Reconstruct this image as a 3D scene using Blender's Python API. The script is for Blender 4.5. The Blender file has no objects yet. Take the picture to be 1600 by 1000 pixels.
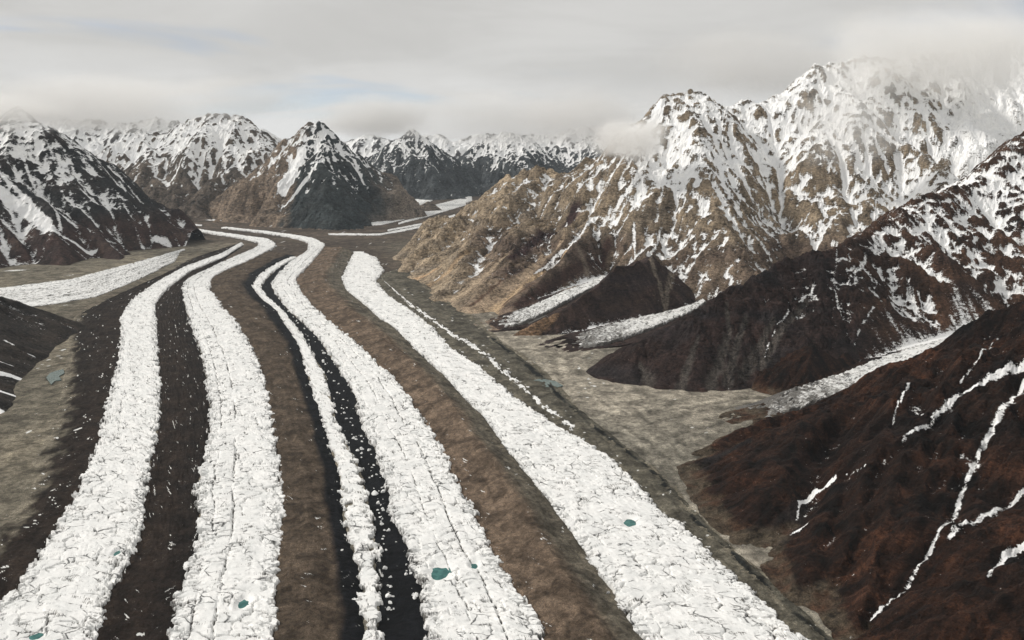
import bpy, math, random
import numpy as np

# ------------------------------------------------------------------ camera, sky, sun
R = math.radians
scene = bpy.context.scene
CAM_H = 1200.0                      # metres above the glacier
F_PX, HORIZON = 1330.0, 215.0       # focal length in pixels of the 1600x1000 photograph, row of the horizon
PITCH = math.atan((500.0 - HORIZON) / F_PX)

cam_data = bpy.data.cameras.new("camera")
cam_data.sensor_width = 36.0
cam_data.lens = 36.0 * F_PX / 1600.0
cam_data.clip_start, cam_data.clip_end = 5.0, 200000.0
cam = bpy.data.objects.new("camera", cam_data)
scene.collection.objects.link(cam)
cam.location = (0, 0, CAM_H)
cam.rotation_euler = (R(90) - PITCH, 0, 0)
scene.camera = cam

SUN_DIR = np.array([-0.80, 0.12, 0.64]); SUN_DIR /= np.linalg.norm(SUN_DIR)   # towards the sun
SUN_ELEV = math.asin(SUN_DIR[2]); SUN_AZ = math.atan2(SUN_DIR[0], SUN_DIR[1])
sun_data = bpy.data.lights.new("sun", 'SUN')
sun_data.energy, sun_data.angle, sun_data.color = 2.6, R(6), (1.0, 0.955, 0.89)
sun = bpy.data.objects.new("sun", sun_data)
scene.collection.objects.link(sun)
from mathutils import Vector
sun.rotation_euler = Vector(SUN_DIR).to_track_quat('Z', 'Y').to_euler()

scene.view_settings.view_transform = 'Standard'
scene.view_settings.look = 'None'
scene.view_settings.exposure, scene.view_settings.gamma = 0.05, 1.0
scene.view_settings.use_curve_mapping = False
scene.cycles.use_denoising = True
scene.cycles.volume_bounces = 10
scene.cycles.adaptive_threshold = 0.02
scene.cycles.max_bounces = 12
scene.cycles.diffuse_bounces = 3
scene.cycles.volume_step_rate = 2.0


class NT:
    """small helper for node trees"""
    def __init__(s, tree):
        s.t = tree; tree.nodes.clear()
    def n(s, typ, _out=0, **kw):
        nd = s.t.nodes.new(typ)
        for k, v in kw.items():
            if k.startswith('i_'):
                s.plug(nd, k[2:], v)
            else:
                setattr(nd, k, v)
        return nd
    def plug(s, nd, key, v):
        sock = nd.inputs[int(key)] if key.isdigit() else nd.inputs[key.replace('_', ' ')]
        if isinstance(v, bpy.types.NodeSocket): s.t.links.new(v, sock)
        elif isinstance(v, bpy.types.Node): s.t.links.new(v.outputs[0], sock)
        else: sock.default_value = v
    def math(s, op, a, b=None, clamp=False):
        nd = s.t.nodes.new('ShaderNodeMath'); nd.operation = op; nd.use_clamp = clamp
        s.plug(nd, '0', a)
        if b is not None: s.plug(nd, '1', b)
        return nd.outputs[0]
    def ramp(s, v, a, b, c=0.0, d=1.0, smooth=True):
        nd = s.t.nodes.new('ShaderNodeMapRange'); nd.clamp = True
        nd.interpolation_type = 'SMOOTHSTEP' if smooth else 'LINEAR'
        for i, x in enumerate((v, a, b, c, d)): s.plug(nd, str(i), x)
        return nd.outputs[0]
    def mix(s, f, a, b, blend='MIX'):
        nd = s.t.nodes.new('ShaderNodeMix'); nd.data_type = 'RGBA'; nd.blend_type = blend
        for k, v in ((0, f), (6, a), (7, b)):
            if isinstance(v, bpy.types.NodeSocket): s.t.links.new(v, nd.inputs[k])
            else: nd.inputs[k].default_value = v if k == 0 or len(v) == 4 else (*v, 1)
        return nd.outputs[2]
    def noise(s, vec, scale, detail=4, rough=0.55, lac=2.0, dist=0.0):
        nd = s.t.nodes.new('ShaderNodeTexNoise')
        s.t.links.new(vec, nd.inputs['Vector'])
        nd.inputs['Scale'].default_value = scale; nd.inputs['Detail'].default_value = detail
        nd.inputs['Roughness'].default_value = rough; nd.inputs['Lacunarity'].default_value = lac
        nd.inputs['Distortion'].default_value = dist
        return nd.outputs[0]
    def mapping(s, vec, scale=(1, 1, 1), loc=(0, 0, 0), rot=(0, 0, 0)):
        nd = s.t.nodes.new('ShaderNodeMapping')
        s.t.links.new(vec, nd.inputs[0])
        nd.inputs['Scale'].default_value = scale; nd.inputs['Location'].default_value = loc
        nd.inputs['Rotation'].default_value = rot
        return nd.outputs[0]


# overcast sky: a physical sky seen through a nearly closed, softly banded cloud deck
world = bpy.data.worlds.new("World"); scene.world = world; world.use_nodes = True
w = NT(world.node_tree)
sky = w.n('ShaderNodeTexSky', sky_type='NISHITA', sun_disc=False, sun_elevation=SUN_ELEV,
          sun_rotation=SUN_AZ, altitude=5500.0, dust_density=1.5)
gen = w.n('ShaderNodeTexCoord').outputs['Generated']
# a flat layer above: direction / height gives the deck its perspective
sep = w.n('ShaderNodeSeparateXYZ', i_0=gen)
up = w.math('MAXIMUM', sep.outputs[2], 0.0)
den = w.math('ADD', up, 0.10)
dx = w.math('DIVIDE', sep.outputs[0], den); dy = w.math('DIVIDE', sep.outputs[1], den)
deck = w.n('ShaderNodeCombineXYZ', i_0=dx, i_1=dy, i_2=0.0).outputs[0]
cover = w.noise(w.mapping(deck, (0.42, 0.42, 1), (3.1, 0.6, 0)), 1.0, 5, 0.5, dist=0.4)
thick = w.noise(w.mapping(deck, (0.75, 0.75, 1), (7.7, 2.1, 0)), 1.0, 6, 0.55, dist=0.6)
puff = w.noise(w.mapping(gen, (5, 5, 11), (0.4, 1.3, 0.2)), 1.0, 6, 0.55, dist=0.3)
grey = w.mix(w.ramp(thick, 0.30, 0.72), (5.6, 5.52, 5.34, 1), (6.5, 6.42, 6.24, 1))
grey = w.mix(w.math('MULTIPLY', w.ramp(puff, 0.45, 0.75), w.ramp(up, 0.12, 0.02)), grey, (7.6, 7.55, 7.4, 1))
low = w.ramp(up, 0.075, 0.0)
grey = w.mix(w.math('MULTIPLY', low, 0.9), grey, (8.2, 8.1, 7.9, 1))
skycol = w.mix(w.ramp(cover, 0.28, 0.44, 0.55, 1.0), sky.outputs[0], grey)
bg = w.n('ShaderNodeBackground', i_Color=skycol, i_Strength=0.10)
w.n('ShaderNodeOutputWorld', i_Surface=bg)

# ------------------------------------------------------------------ pixel rays of the photograph -> places in the valley
CT, ST = math.cos(PITCH), math.sin(PITCH)
def ray(px, py):
    a = (np.asarray(px, float) - 800.0) / F_PX
    b = (np.asarray(py, float) - 500.0) / F_PX
    return a, CT - b * ST, -ST - b * CT
def ground(px, py, z=0.0):
    a, b, c = ray(px, py); t = (z - CAM_H) / c
    return np.stack([a * t, b * t], -1)
def at(px, py, y):
    a, b, c = ray(px, py); t = y / b
    return (float(a * t), float(y), float(CAM_H + c * t))

# ------------------------------------------------------------------ noise
def _hash(ix, iy, seed):
    h = (ix.astype(np.int64) * 374761393 + iy.astype(np.int64) * 668265263 + seed * 1442695041) & 0xFFFFFFFF
    h = ((h ^ (h >> 13)) * 1274126177) & 0xFFFFFFFF
    h = ((h ^ (h >> 16)) * 2246822519) & 0xFFFFFFFF
    return ((h ^ (h >> 15)) & 0xFFFFFF).astype(np.float32) / np.float32(0xFFFFFF)
def perlin(x, y, seed=0):
    x = np.asarray(x, np.float64); y = np.asarray(y, np.float64)
    x0 = np.floor(x); y0 = np.floor(y)
    fx = (x - x0).astype(np.float32); fy = (y - y0).astype(np.float32)
    ix = x0.astype(np.int64); iy = y0.astype(np.int64)
    u = fx * fx * fx * (fx * (fx * 6 - 15) + 10); v = fy * fy * fy * (fy * (fy * 6 - 15) + 10)
    def g(a, b):
        th = _hash(ix + a, iy + b, seed) * np.float32(2 * np.pi)
        return np.cos(th) * (fx - a) + np.sin(th) * (fy - b)
    n0 = g(0, 0) * (1 - u) + g(1, 0) * u
    n1 = g(0, 1) * (1 - u) + g(1, 1) * u
    return (n0 * (1 - v) + n1 * v) * 1.45
def fbm(x, y, oct=5, seed=0, gain=0.5, ridged=False):
    s = 0; a = 1.0; tot = 0; f = 1.0
    for o in range(oct):
        n = perlin(x * f + 17.3 * o, y * f - 9.1 * o, seed + o)
        if ridged: n = 0.42 - 2 * np.abs(n)
        s = s + a * n; tot += a; a *= gain; f *= 2.03
    return s / tot
def worley(x, y, seed=0):
    ix = np.floor(x).astype(np.int64); iy = np.floor(y).astype(np.int64)
    f1 = np.full(x.shape, 9.0, np.float32); f2 = f1.copy(); cid = np.zeros(x.shape, np.float32)
    for a in (-1, 0, 1):
        for b in (-1, 0, 1):
            jx, jy = ix + a, iy + b
            d = np.hypot(jx + 0.1 + 0.8 * _hash(jx, jy, seed) - x, jy + 0.1 + 0.8 * _hash(jx, jy, seed + 77) - y).astype(np.float32)
            closer = d < f1
            f2 = np.where(closer, f1, np.minimum(f2, d))
            cid = np.where(closer, _hash(jx, jy, seed + 191), cid)
            f1 = np.where(closer, d, f1)
    return f1, f2, cid
def sst(x, a, b):
    t = np.clip((x - a) / (b - a), 0, 1); return t * t * (3 - 2 * t)
def lerp(a, b, t): return a + (b - a) * t
def blur(h, r):
    for ax in (0, 1):
        p = np.pad(h, [(r + 1, r) if k == ax else (0, 0) for k in (0, 1)], mode='edge')
        c = np.cumsum(p, axis=ax, dtype=np.float64)
        n = h.shape[ax]
        hi = np.take(c, np.arange(2 * r + 1, 2 * r + 1 + n), axis=ax); lo = np.take(c, np.arange(0, n), axis=ax)
        h = (hi - lo) / (2 * r + 1)
    return h
def srgb(r, g, b, k=1.0):
    def f(c):
        c = c / 255.0
        return (c / 12.92 if c <= 0.04045 else ((c + 0.055) / 1.055) ** 2.4) * k
    return np.array([f(r), f(g), f(b)], np.float32)

# ------------------------------------------------------------------ meshes
def link(o, parent=None):
    scene.collection.objects.link(o)
    if parent is not None: o.parent = parent
    return o
def tag(o, label=None, cat=None, group=None, kind=None):
    for k, v in (('label', label), ('category', cat), ('group', group), ('kind', kind)):
        if v: o[k] = v
    return o
def mesh_object(name, verts, quads, attrs, mat, parent=None, normals=None, smooth=True):
    me = bpy.data.meshes.new(name)
    nv, nf = len(verts), len(quads)
    me.vertices.add(nv); me.vertices.foreach_set('co', np.ascontiguousarray(verts, np.float32).ravel())
    me.loops.add(nf * 4); me.loops.foreach_set('vertex_index', np.ascontiguousarray(quads, np.int32).ravel())
    me.polygons.add(nf)
    me.polygons.foreach_set('loop_start', np.arange(0, nf * 4, 4, dtype=np.int32))
    me.update(calc_edges=True)
    me.polygons.foreach_set('use_smooth', np.full(nf, smooth))
    for k, v in attrs.items():
        if v.ndim == 1:
            a = me.attributes.new(k, 'FLOAT', 'POINT'); a.data.foreach_set('value', np.ascontiguousarray(v, np.float32))
        else:
            a = me.attributes.new(k, 'FLOAT_COLOR', 'POINT')
            c = np.ones((nv, 4), np.float32); c[:, :3] = v
            a.data.foreach_set('color', c.ravel())
    if normals is not None:
        me.normals_split_custom_set_from_vertices(np.ascontiguousarray(normals, np.float32))
    me.materials.append(mat)
    o = bpy.data.objects.new(name, me)
    return link(o, parent)
def grid_quads(ny, nx, keep=None):
    i = np.arange(ny * nx).reshape(ny, nx)
    q = np.stack([i[:-1, :-1], i[:-1, 1:], i[1:, 1:], i[1:, :-1]], -1).reshape(-1, 4)
    return q if keep is None else q[keep]
def compact(verts, quads, attrs, normals=None):
    used = np.zeros(len(verts), bool); used[quads.ravel()] = True
    idx = np.cumsum(used) - 1
    return verts[used], idx[quads], {k: v[used] for k, v in attrs.items()}, None if normals is None else normals[used]

# ------------------------------------------------------------------ materials (all procedural; "col", "snow" describe what lies where on the surface)
def attr(t, name):
    return t.n('ShaderNodeAttribute', attribute_name=name)
def rock_material(name, grain=1.0, bump=1.0, brk=1.0):
    m = bpy.data.materials.new(name); m.use_nodes = True
    t = NT(m.node_tree)
    pos = t.n('ShaderNodeNewGeometry').outputs['Position']
    col = attr(t, 'col').outputs['Color']; snow = attr(t, 'snow').outputs['Fac']
    big = t.noise(pos, 0.011 / grain, 5, 0.6)
    mid = t.noise(t.mapping(pos, (1, 1, 2.2)), 0.05 / grain, 5, 0.65, dist=0.5)
    fine = t.noise(pos, 0.22 / grain, 4, 0.7)
    v = t.math('ADD', t.ramp(big, 0.3, 0.7, 0.52, 1.25), t.ramp(mid, 0.3, 0.72, -0.46, 0.62))
    v = t.math('MULTIPLY', v, t.ramp(fine, 0.3, 0.72, 0.55, 1.5))
    rock = t.mix(1.0, col, t.n('ShaderNodeCombineXYZ', i_0=v, i_1=v, i_2=v).outputs[0], 'MULTIPLY')
    s = t.math('ADD', snow, t.ramp(mid, 0.25, 0.75, -0.42 * brk, 0.42 * brk, False))
    s = t.math('ADD', s, t.ramp(fine, 0.25, 0.75, -0.32 * brk, 0.32 * brk, False))
    sm = t.ramp(s, 0.44, 0.58)
    snowc = t.mix(t.ramp(big, 0.35, 0.7), (0.84, 0.845, 0.85), (0.91, 0.91, 0.90))
    base = t.mix(sm, rock, snowc)
    hgt = t.math('ADD', t.math('MULTIPLY', mid, 22.0 * grain * bump), t.math('MULTIPLY', fine, 6.0 * grain * bump))
    hgt = t.math('MULTIPLY', hgt, t.ramp(sm, 0, 1, 1.0, 0.13))
    b = t.n('ShaderNodeBump', i_Height=hgt, i_Strength=0.85, i_Distance=1.0)
    p = t.n('ShaderNodeBsdfPrincipled', i_Base_Color=base, i_Roughness=t.ramp(sm, 0, 1, 0.93, 0.7), i_Normal=b)
    p.inputs['Specular IOR Level'].default_value = 0.2
    t.n('ShaderNodeOutputMaterial', i_Surface=p)
    return m
def ice_material():
    m = bpy.data.materials.new("glacier_ice"); m.use_nodes = True
    t = NT(m.node_tree)
    pos = t.n('ShaderNodeNewGeometry').outputs['Position']
    dirt = attr(t, 'dirt').outputs['Fac']; flow_ = attr(t, 'flow').outputs['Vector']
    big = t.noise(pos, 0.016, 4, 0.6); mid = t.noise(pos, 0.07, 5, 0.65, dist=0.7); fine = t.noise(pos, 0.28, 3, 0.7)
    # dark crevasse lines and drawn-out grey bands in the direction of flow
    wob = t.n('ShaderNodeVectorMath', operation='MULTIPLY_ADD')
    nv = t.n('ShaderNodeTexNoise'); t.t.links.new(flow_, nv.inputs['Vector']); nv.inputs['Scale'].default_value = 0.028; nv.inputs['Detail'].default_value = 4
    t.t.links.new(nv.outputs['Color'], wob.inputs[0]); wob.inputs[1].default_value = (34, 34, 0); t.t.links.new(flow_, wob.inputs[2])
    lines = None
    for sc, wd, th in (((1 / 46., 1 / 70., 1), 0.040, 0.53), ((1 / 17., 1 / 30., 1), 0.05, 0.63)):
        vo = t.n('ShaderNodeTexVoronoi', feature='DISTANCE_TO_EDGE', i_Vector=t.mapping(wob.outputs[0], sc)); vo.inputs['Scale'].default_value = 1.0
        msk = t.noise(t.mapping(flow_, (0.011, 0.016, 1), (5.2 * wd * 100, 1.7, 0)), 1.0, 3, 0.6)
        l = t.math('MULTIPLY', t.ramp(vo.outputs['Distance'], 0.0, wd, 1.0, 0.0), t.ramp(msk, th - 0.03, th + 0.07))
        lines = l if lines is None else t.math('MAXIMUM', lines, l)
    curt = t.noise(t.mapping(flow_, (0.028, 0.30, 1)), 1.0, 4, 0.65)
    cm = t.noise(t.mapping(flow_, (0.030, 0.014, 1), (8.1, 2.2, 0)), 1.0, 3, 0.6)
    d = t.math('ADD', dirt, t.ramp(mid, 0.25, 0.75, -0.26, 0.26, False))
    d = t.math('ADD', d, t.ramp(fine, 0.25, 0.75, -0.18, 0.18, False))
    d = t.math('ADD', d, t.math('MULTIPLY', t.ramp(curt, 0.36, 0.68), t.ramp(cm, 0.46, 0.64, 0.0, 0.60)))
    dm = t.ramp(d, 0.34, 0.85)
    white = t.mix(t.ramp(big, 0.35, 0.68), (0.77, 0.775, 0.765), (0.87, 0.865, 0.85))
    white = t.mix(t.math('MULTIPLY', t.ramp(mid, 0.52, 0.75), 0.4), white, (0.52, 0.525, 0.51))
    grit = t.mix(t.ramp(fine, 0.3, 0.7), (0.05, 0.047, 0.043), (0.19, 0.18, 0.165))
    base = t.mix(dm, white, grit)
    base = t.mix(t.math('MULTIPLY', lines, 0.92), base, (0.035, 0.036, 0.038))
    hgt = t.math('ADD', t.math('MULTIPLY', mid, 2.2), t.math('MULTIPLY', fine, 1.1))
    hgt = t.math('SUBTRACT', hgt, t.math('MULTIPLY', lines, 5.0))
    b = t.n('ShaderNodeBump', i_Height=hgt, i_Strength=0.7, i_Distance=1.0)
    p = t.n('ShaderNodeBsdfPrincipled', i_Base_Color=base, i_Roughness=0.62, i_Normal=b)
    p.inputs['Specular IOR Level'].default_value = 0.25
    t.n('ShaderNodeOutputMaterial', i_Surface=p)
    return m
def debris_material():
    m = bpy.data.materials.new("moraine_debris"); m.use_nodes = True
    t = NT(m.node_tree)
    pos = t.n('ShaderNodeNewGeometry').outputs['Position']
    col = attr(t, 'col').outputs['Color']; ice = attr(t, 'snow').outputs['Fac']
    big = t.noise(pos, 0.012, 6, 0.6, dist=0.6); mid = t.noise(pos, 0.06, 5, 0.65, dist=0.4); fine = t.noise(pos, 0.35, 4, 0.75)
    v = t.math('MULTIPLY', t.ramp(big, 0.28, 0.72, 0.48, 1.52), t.ramp(mid, 0.28, 0.72, 0.58, 1.40))
    v = t.math('MULTIPLY', v, t.ramp(fine, 0.3, 0.7, 0.52, 1.5))
    rock = t.mix(1.0, col, t.n('ShaderNodeCombineXYZ', i_0=v, i_1=v, i_2=v).outputs[0], 'MULTIPLY')
    stn = t.n('ShaderNodeTexVoronoi', i_Vector=pos); stn.inputs['Scale'].default_value = 0.16
    stone = t.math('MULTIPLY', t.ramp(stn.outputs['Distance'], 0.16, 0.34, 1.0, 0.0), t.ramp(big, 0.42, 0.62))
    rock = t.mix(t.math('MULTIPLY', stone, 0.55), rock, t.mix(1.0, rock, (2.3, 2.25, 2.15, 1), 'MULTIPLY'))
    s = t.math('ADD', ice, t.ramp(mid, 0.25, 0.75, -0.25, 0.25, False))
    s = t.math('ADD', s, t.ramp(fine, 0.25, 0.75, -0.25, 0.25, False))
    base = t.mix(t.ramp(s, 0.46, 0.62), rock, (0.72, 0.72, 0.70))
    hgt = t.math('ADD', t.math('MULTIPLY', mid, 9.0), t.math('MULTIPLY', fine, 3.4))
    b = t.n('ShaderNodeBump', i_Height=hgt, i_Strength=0.6, i_Distance=1.0)
    p = t.n('ShaderNodeBsdfPrincipled', i_Base_Color=base, i_Roughness=0.95, i_Normal=b)
    p.inputs['Specular IOR Level'].default_value = 0.15
    t.n('ShaderNodeOutputMaterial', i_Surface=p)
    return m
def water_material(name="meltwater", c0=(0.022, 0.10, 0.095), c1=(0.05, 0.17, 0.155)):
    m = bpy.data.materials.new(name); m.use_nodes = True
    t = NT(m.node_tree)
    pos = t.n('ShaderNodeNewGeometry').outputs['Position']
    n = t.noise(pos, 0.06, 3, 0.5)
    c = t.mix(t.ramp(n, 0.35, 0.65), c0, c1)
    p = t.n('ShaderNodeBsdfPrincipled', i_Base_Color=c, i_Roughness=0.2)
    p.inputs['Specular IOR Level'].default_value = 0.3
    t.n('ShaderNodeOutputMaterial', i_Surface=p)
    return m
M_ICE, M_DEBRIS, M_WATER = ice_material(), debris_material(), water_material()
M_NEAR, M_MID, M_FAR = rock_material("mountain_rock_near", 1.0, bump=1.7), rock_material("mountain_rock_middle", 1.35), rock_material("mountain_rock_far", 2.6, brk=0.55)

# ------------------------------------------------------------------ strips: curves on the valley floor swept into sheets that follow the flow
def resample(pts, n):
    pts = np.asarray(pts, float)
    s = np.r_[0, np.cumsum(np.hypot(*np.diff(pts[:, :2], axis=0).T))]
    dense = np.stack([np.interp(np.linspace(0, s[-1], 400), s, pts[:, k]) for k in range(pts.shape[1])], -1)
    sd = np.linspace(0, s[-1], 400)
    return dense, sd
class Strip:
    """left and right edge (photo pixels, far end first) -> (rows along the flow, columns across)"""
    def __init__(s, left, right, z=(0, 0), over=25.0, smooth=5):
        def edge(px):
            px = np.array(px, float)
            f = np.r_[0, np.cumsum(np.hypot(*np.diff(ground(px[:, 0], px[:, 1]), axis=0).T))]; f /= f[-1]
            zz = np.linspace(z[0], z[1], len(px))
            a, b, c = ray(px[:, 0], px[:, 1]); t = (zz - CAM_H) / c
            d, _ = resample(np.stack([a * t, b * t, zz], -1), 400)
            k = np.ones(2 * smooth + 1) / (2 * smooth + 1)
            return np.stack([np.convolve(np.pad(d[:, j], smooth, mode='edge'), k, 'valid') for j in (0, 1, 2)], -1)
        s.L, s.R = edge(left), edge(right)
        s.z = z; s.over = over
        c = 0.5 * (s.L + s.R)
        s.len = np.r_[0, np.cumsum(np.hypot(*np.diff(c[:, :2], axis=0).T))]
        s.c = c
    def grid(s, dmin=3.2, k=1.0, dsmax=16.0):
        # rows: spacing grows with distance from the part of the valley that is seen closest
        pos, rows = 0.0, []
        total = s.len[-1]
        while pos < total:
            rows.append(pos)
            y = np.interp(pos, s.len, s.c[:, 1])
            pos += min(max(dmin, k * 0.75 * y * y / (1200 * 851.0)), dsmax)
        rows = np.array(rows + [total])
        L = np.stack([np.interp(rows, s.len, s.L[:, j]) for j in (0, 1)], -1)
        Rr = np.stack([np.interp(rows, s.len, s.R[:, j]) for j in (0, 1)], -1)
        wdt = np.hypot(*(Rr - L).T)
        ymean = s.c[:, 1].min()
        cols = int(np.clip((np.median(wdt) + 2 * s.over) / max(dmin * 1.0, k * 0.8 * np.percentile(s.c[:, 1], 25) / 851.0), 8, 420))
        u = np.linspace(0, 1, cols)
        o = (s.over / np.maximum(wdt, 1.0))[:, None]
        tt = -o + (1 + 2 * o) * u[None, :]
        X = L[:, None, 0] + (Rr - L)[:, None, 0] * tt; Y = L[:, None, 1] + (Rr - L)[:, None, 1] * tt
        S = np.broadcast_to(rows[:, None], X.shape)
        A = tt * wdt[:, None]                                   # metres from the left edge
        B = (1 - tt) * wdt[:, None]                             # metres from the right edge
        f = S / total
        Z = np.interp(rows, s.len, s.c[:, 2])[:, None] + 0 * X
        return X, Y, Z, S, A, B, tt, f, wdt[:, None] + 0 * X

PONDS = []       # (x, y, radius along x, radius along y) hollows melted into the ice
def ice_stream(name, label, left, right, z=(0, 0), hgt=11.0, cell=1.0, rag=1.0, dirt0=0.0, seed=1, dmin=3.6, k=1.1, seams=(), over=52.0, group='ice streams of the main glacier', patchy=0.0, dirt_right=0.0, streaky=0.0, dirt_end=0.0):
    st = Strip(left, right, z, over)
    X, Y, Z, S, A, B, T, f, W = st.grid(dmin, k, 16.0 if dmin < 5 else 45.0)
    # flow-wise coordinates: crevasses bow downstream in the middle
    C = A - 0.5 * W
    bow = S + 0.10 * W * (1 - (2 * C / np.maximum(W, 1)) ** 2)
    wx, wy = 16 * fbm(bow / 60, C / 60, 3, seed + 5), 16 * fbm(bow / 60, C / 60, 3, seed + 6)
    f1, f2, cid = worley((bow + wx) / (58 * cell), (C + wy) / (74 * cell), seed)
    g1, g2, cid2 = worley((bow + 0.6 * wx) / (20 * cell), (C + 0.6 * wy) / (30 * cell), seed + 40)
    big = fbm(bow / 210, C / 170, 4, seed + 9)
    broken = sst(fbm(bow / 260, C / 110, 4, seed + 10), 0.10, 0.42)           # where the surface breaks into small blocks
    crack = sst(f2 - f1, 0.0, 0.10); crack2 = sst(g2 - g1, 0.0, 0.20)
    dome = 1 - np.clip(f1, 0, 1) ** 2; dome2 = 1 - np.clip(g1, 0, 1) ** 2
    edge = np.minimum(A, B)
    n_edge = rag * (22 * fbm(S / 60, C / 90, 5, seed + 13, gain=0.62) + 15 * (cid - 0.5) + 9 * (cid2 - 0.5))
    near_edge = 1 - sst(edge, 5, np.minimum(0.30 * W, 70))
    e = edge + n_edge - 2.0
    if patchy: e = e - patchy * (0.15 + 0.85 * sst(fbm(S / 70, C / 36, 3, seed + 21), -0.15, 0.35)) * W * 0.5
    taper = np.minimum(sst(f, 0, 0.02), 1.0)
    m = sst(e, -2.5, 5.5) * (0.15 + 0.85 * taper)
    small = np.clip(0.04 + 0.62 * broken + 0.22 * near_edge, 0, 0.8)
    ridg = fbm(bow / 24, C / 110, 4, seed + 18, ridged=True)                    # low transverse pressure ridges
    rough = fbm(bow / 12, C / 16, 3, seed + 17)
    # hummocks rise gently up-glacier and break off steeply on the down-glacier side
    saw = (bow + 26 * fbm(bow / 90, C / 48, 3, seed + 2)) / 44.0; sf = saw - np.floor(saw)
    step = np.where(sf < 0.80, sf / 0.80, (1 - sf) / 0.20) * sst(fbm(bow / 120, C / 45, 3, seed + 4), -0.30, 0.15)
    h = hgt * (0.86 + 0.10 * dome) + 5.0 * big + 4.0 * step * min(cell, 1.0) + 1.4 * ridg + 0.3 * rough + small * (5.0 * (cid2 - 0.5) + 0.6 * dome2 * cell)
    crev = sst(fbm(bow / 110, C / 90, 3, seed + 19), -0.08, 0.22)
    h = h - 10.0 * (1 - crack) * crev - small * 4.2 * (1 - crack2)
    gap = np.clip(near_edge * 1.5 - 0.35, 0, 1) * sst(fbm(S / 60, C / 40, 3, seed + 24), -0.15, 0.2)
    m = m * (1 - gap * (1 - sst(g2 - g1, 0.02, 0.16)) * 0.95) * (1 - gap * (1 - sst(f2 - f1, 0.02, 0.08)) * 0.95)
    for (t0, wv, dep, ph) in seams:                             # long cracks that run with the flow
        line = (T - t0) * W + 14 * fbm(S / 120, S * 0 + ph, 3, seed + 31) + 3 * perlin(S / 14, S * 0 + ph, seed + 32)
        h = h - dep * np.exp(-(line / wv) ** 2) * sst(perlin(S / 260, S * 0 + 3.3 * ph, seed + 33), -0.5, 0.1)
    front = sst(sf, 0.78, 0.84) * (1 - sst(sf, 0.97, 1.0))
    dirt = dirt0 + 0.10 + 0.22 * fbm(S / 60, C / 40, 4, seed + 51) + 0.22 * fbm(S / 240, C / 70, 3, seed + 50) + 0.42 * (1 - sst(edge + 18 * fbm(S / 40, C / 40, 4, seed + 49), -4, 26)) * sst(fbm(S / 130, C / 90, 3, seed + 48), -0.25, 0.25) + 0.60 * (1 - sst(f2 - f1, 0.0, 0.07)) * crev + 0.35 * near_edge * fbm(S / 16, C / 22, 3, seed + 55)  # margin dirt and random tone, also darker along the cracks
    dirt = dirt + 0.18 * fbm(S / 40, C / 5, 3, seed + 56) + 0.26 * front * sst(fbm(S / 70, C / 35, 3, seed + 58), -0.1, 0.3) + 0.45 * (1 - sst(m, 0.2, 0.75)) + dirt_right * sst(T, 0.55, 1.0) * (0.6 + fbm(S / 50, C / 30, 3, seed + 57))  # also greyer in patches on the steep hummock fronts
    dirt = dirt + streaky * fbm(S / 600, C / 16, 4, seed + 59) + dirt_end * sst(f + 0.12 * fbm(X / 60, Y / 60, 3, seed + 52), 0.5, 1.0)
    for (t0, wv, dep, ph) in seams:
        line = (T - t0) * W + 14 * fbm(S / 120, S * 0 + ph, 3, seed + 31) + 3 * perlin(S / 14, S * 0 + ph, seed + 32)
        dirt = dirt + 0.75 * np.exp(-(line / (wv * 0.8)) ** 2) * sst(perlin(S / 260, S * 0 + 3.3 * ph, seed + 33), -0.5, 0.1)  # darker along the long cracks
    for (px_, py_, rx, ry) in PONDS:
        dd = ((X - px_) / rx) ** 2 + ((Y - py_) / ry) ** 2
        pit = np.exp(-(dd / 2.2) ** 2)
        h = lerp(h, hgt * 0.55 - 3.2, pit); dirt = dirt - 0.5 * pit
    if dirt_end: m = m * sst(-(f + 0.10 * fbm(X / 50, Y / 50, 3, seed + 53)), -1.0, -0.84)
    Zf = Z - 13.0 + m * (h + 13.0)
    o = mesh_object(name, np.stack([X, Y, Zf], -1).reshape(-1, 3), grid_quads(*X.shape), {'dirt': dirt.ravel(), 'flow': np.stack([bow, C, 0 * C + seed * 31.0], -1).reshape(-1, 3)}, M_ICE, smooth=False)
    return tag(o, label, 'ice stream', group, 'structure'), st

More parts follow.
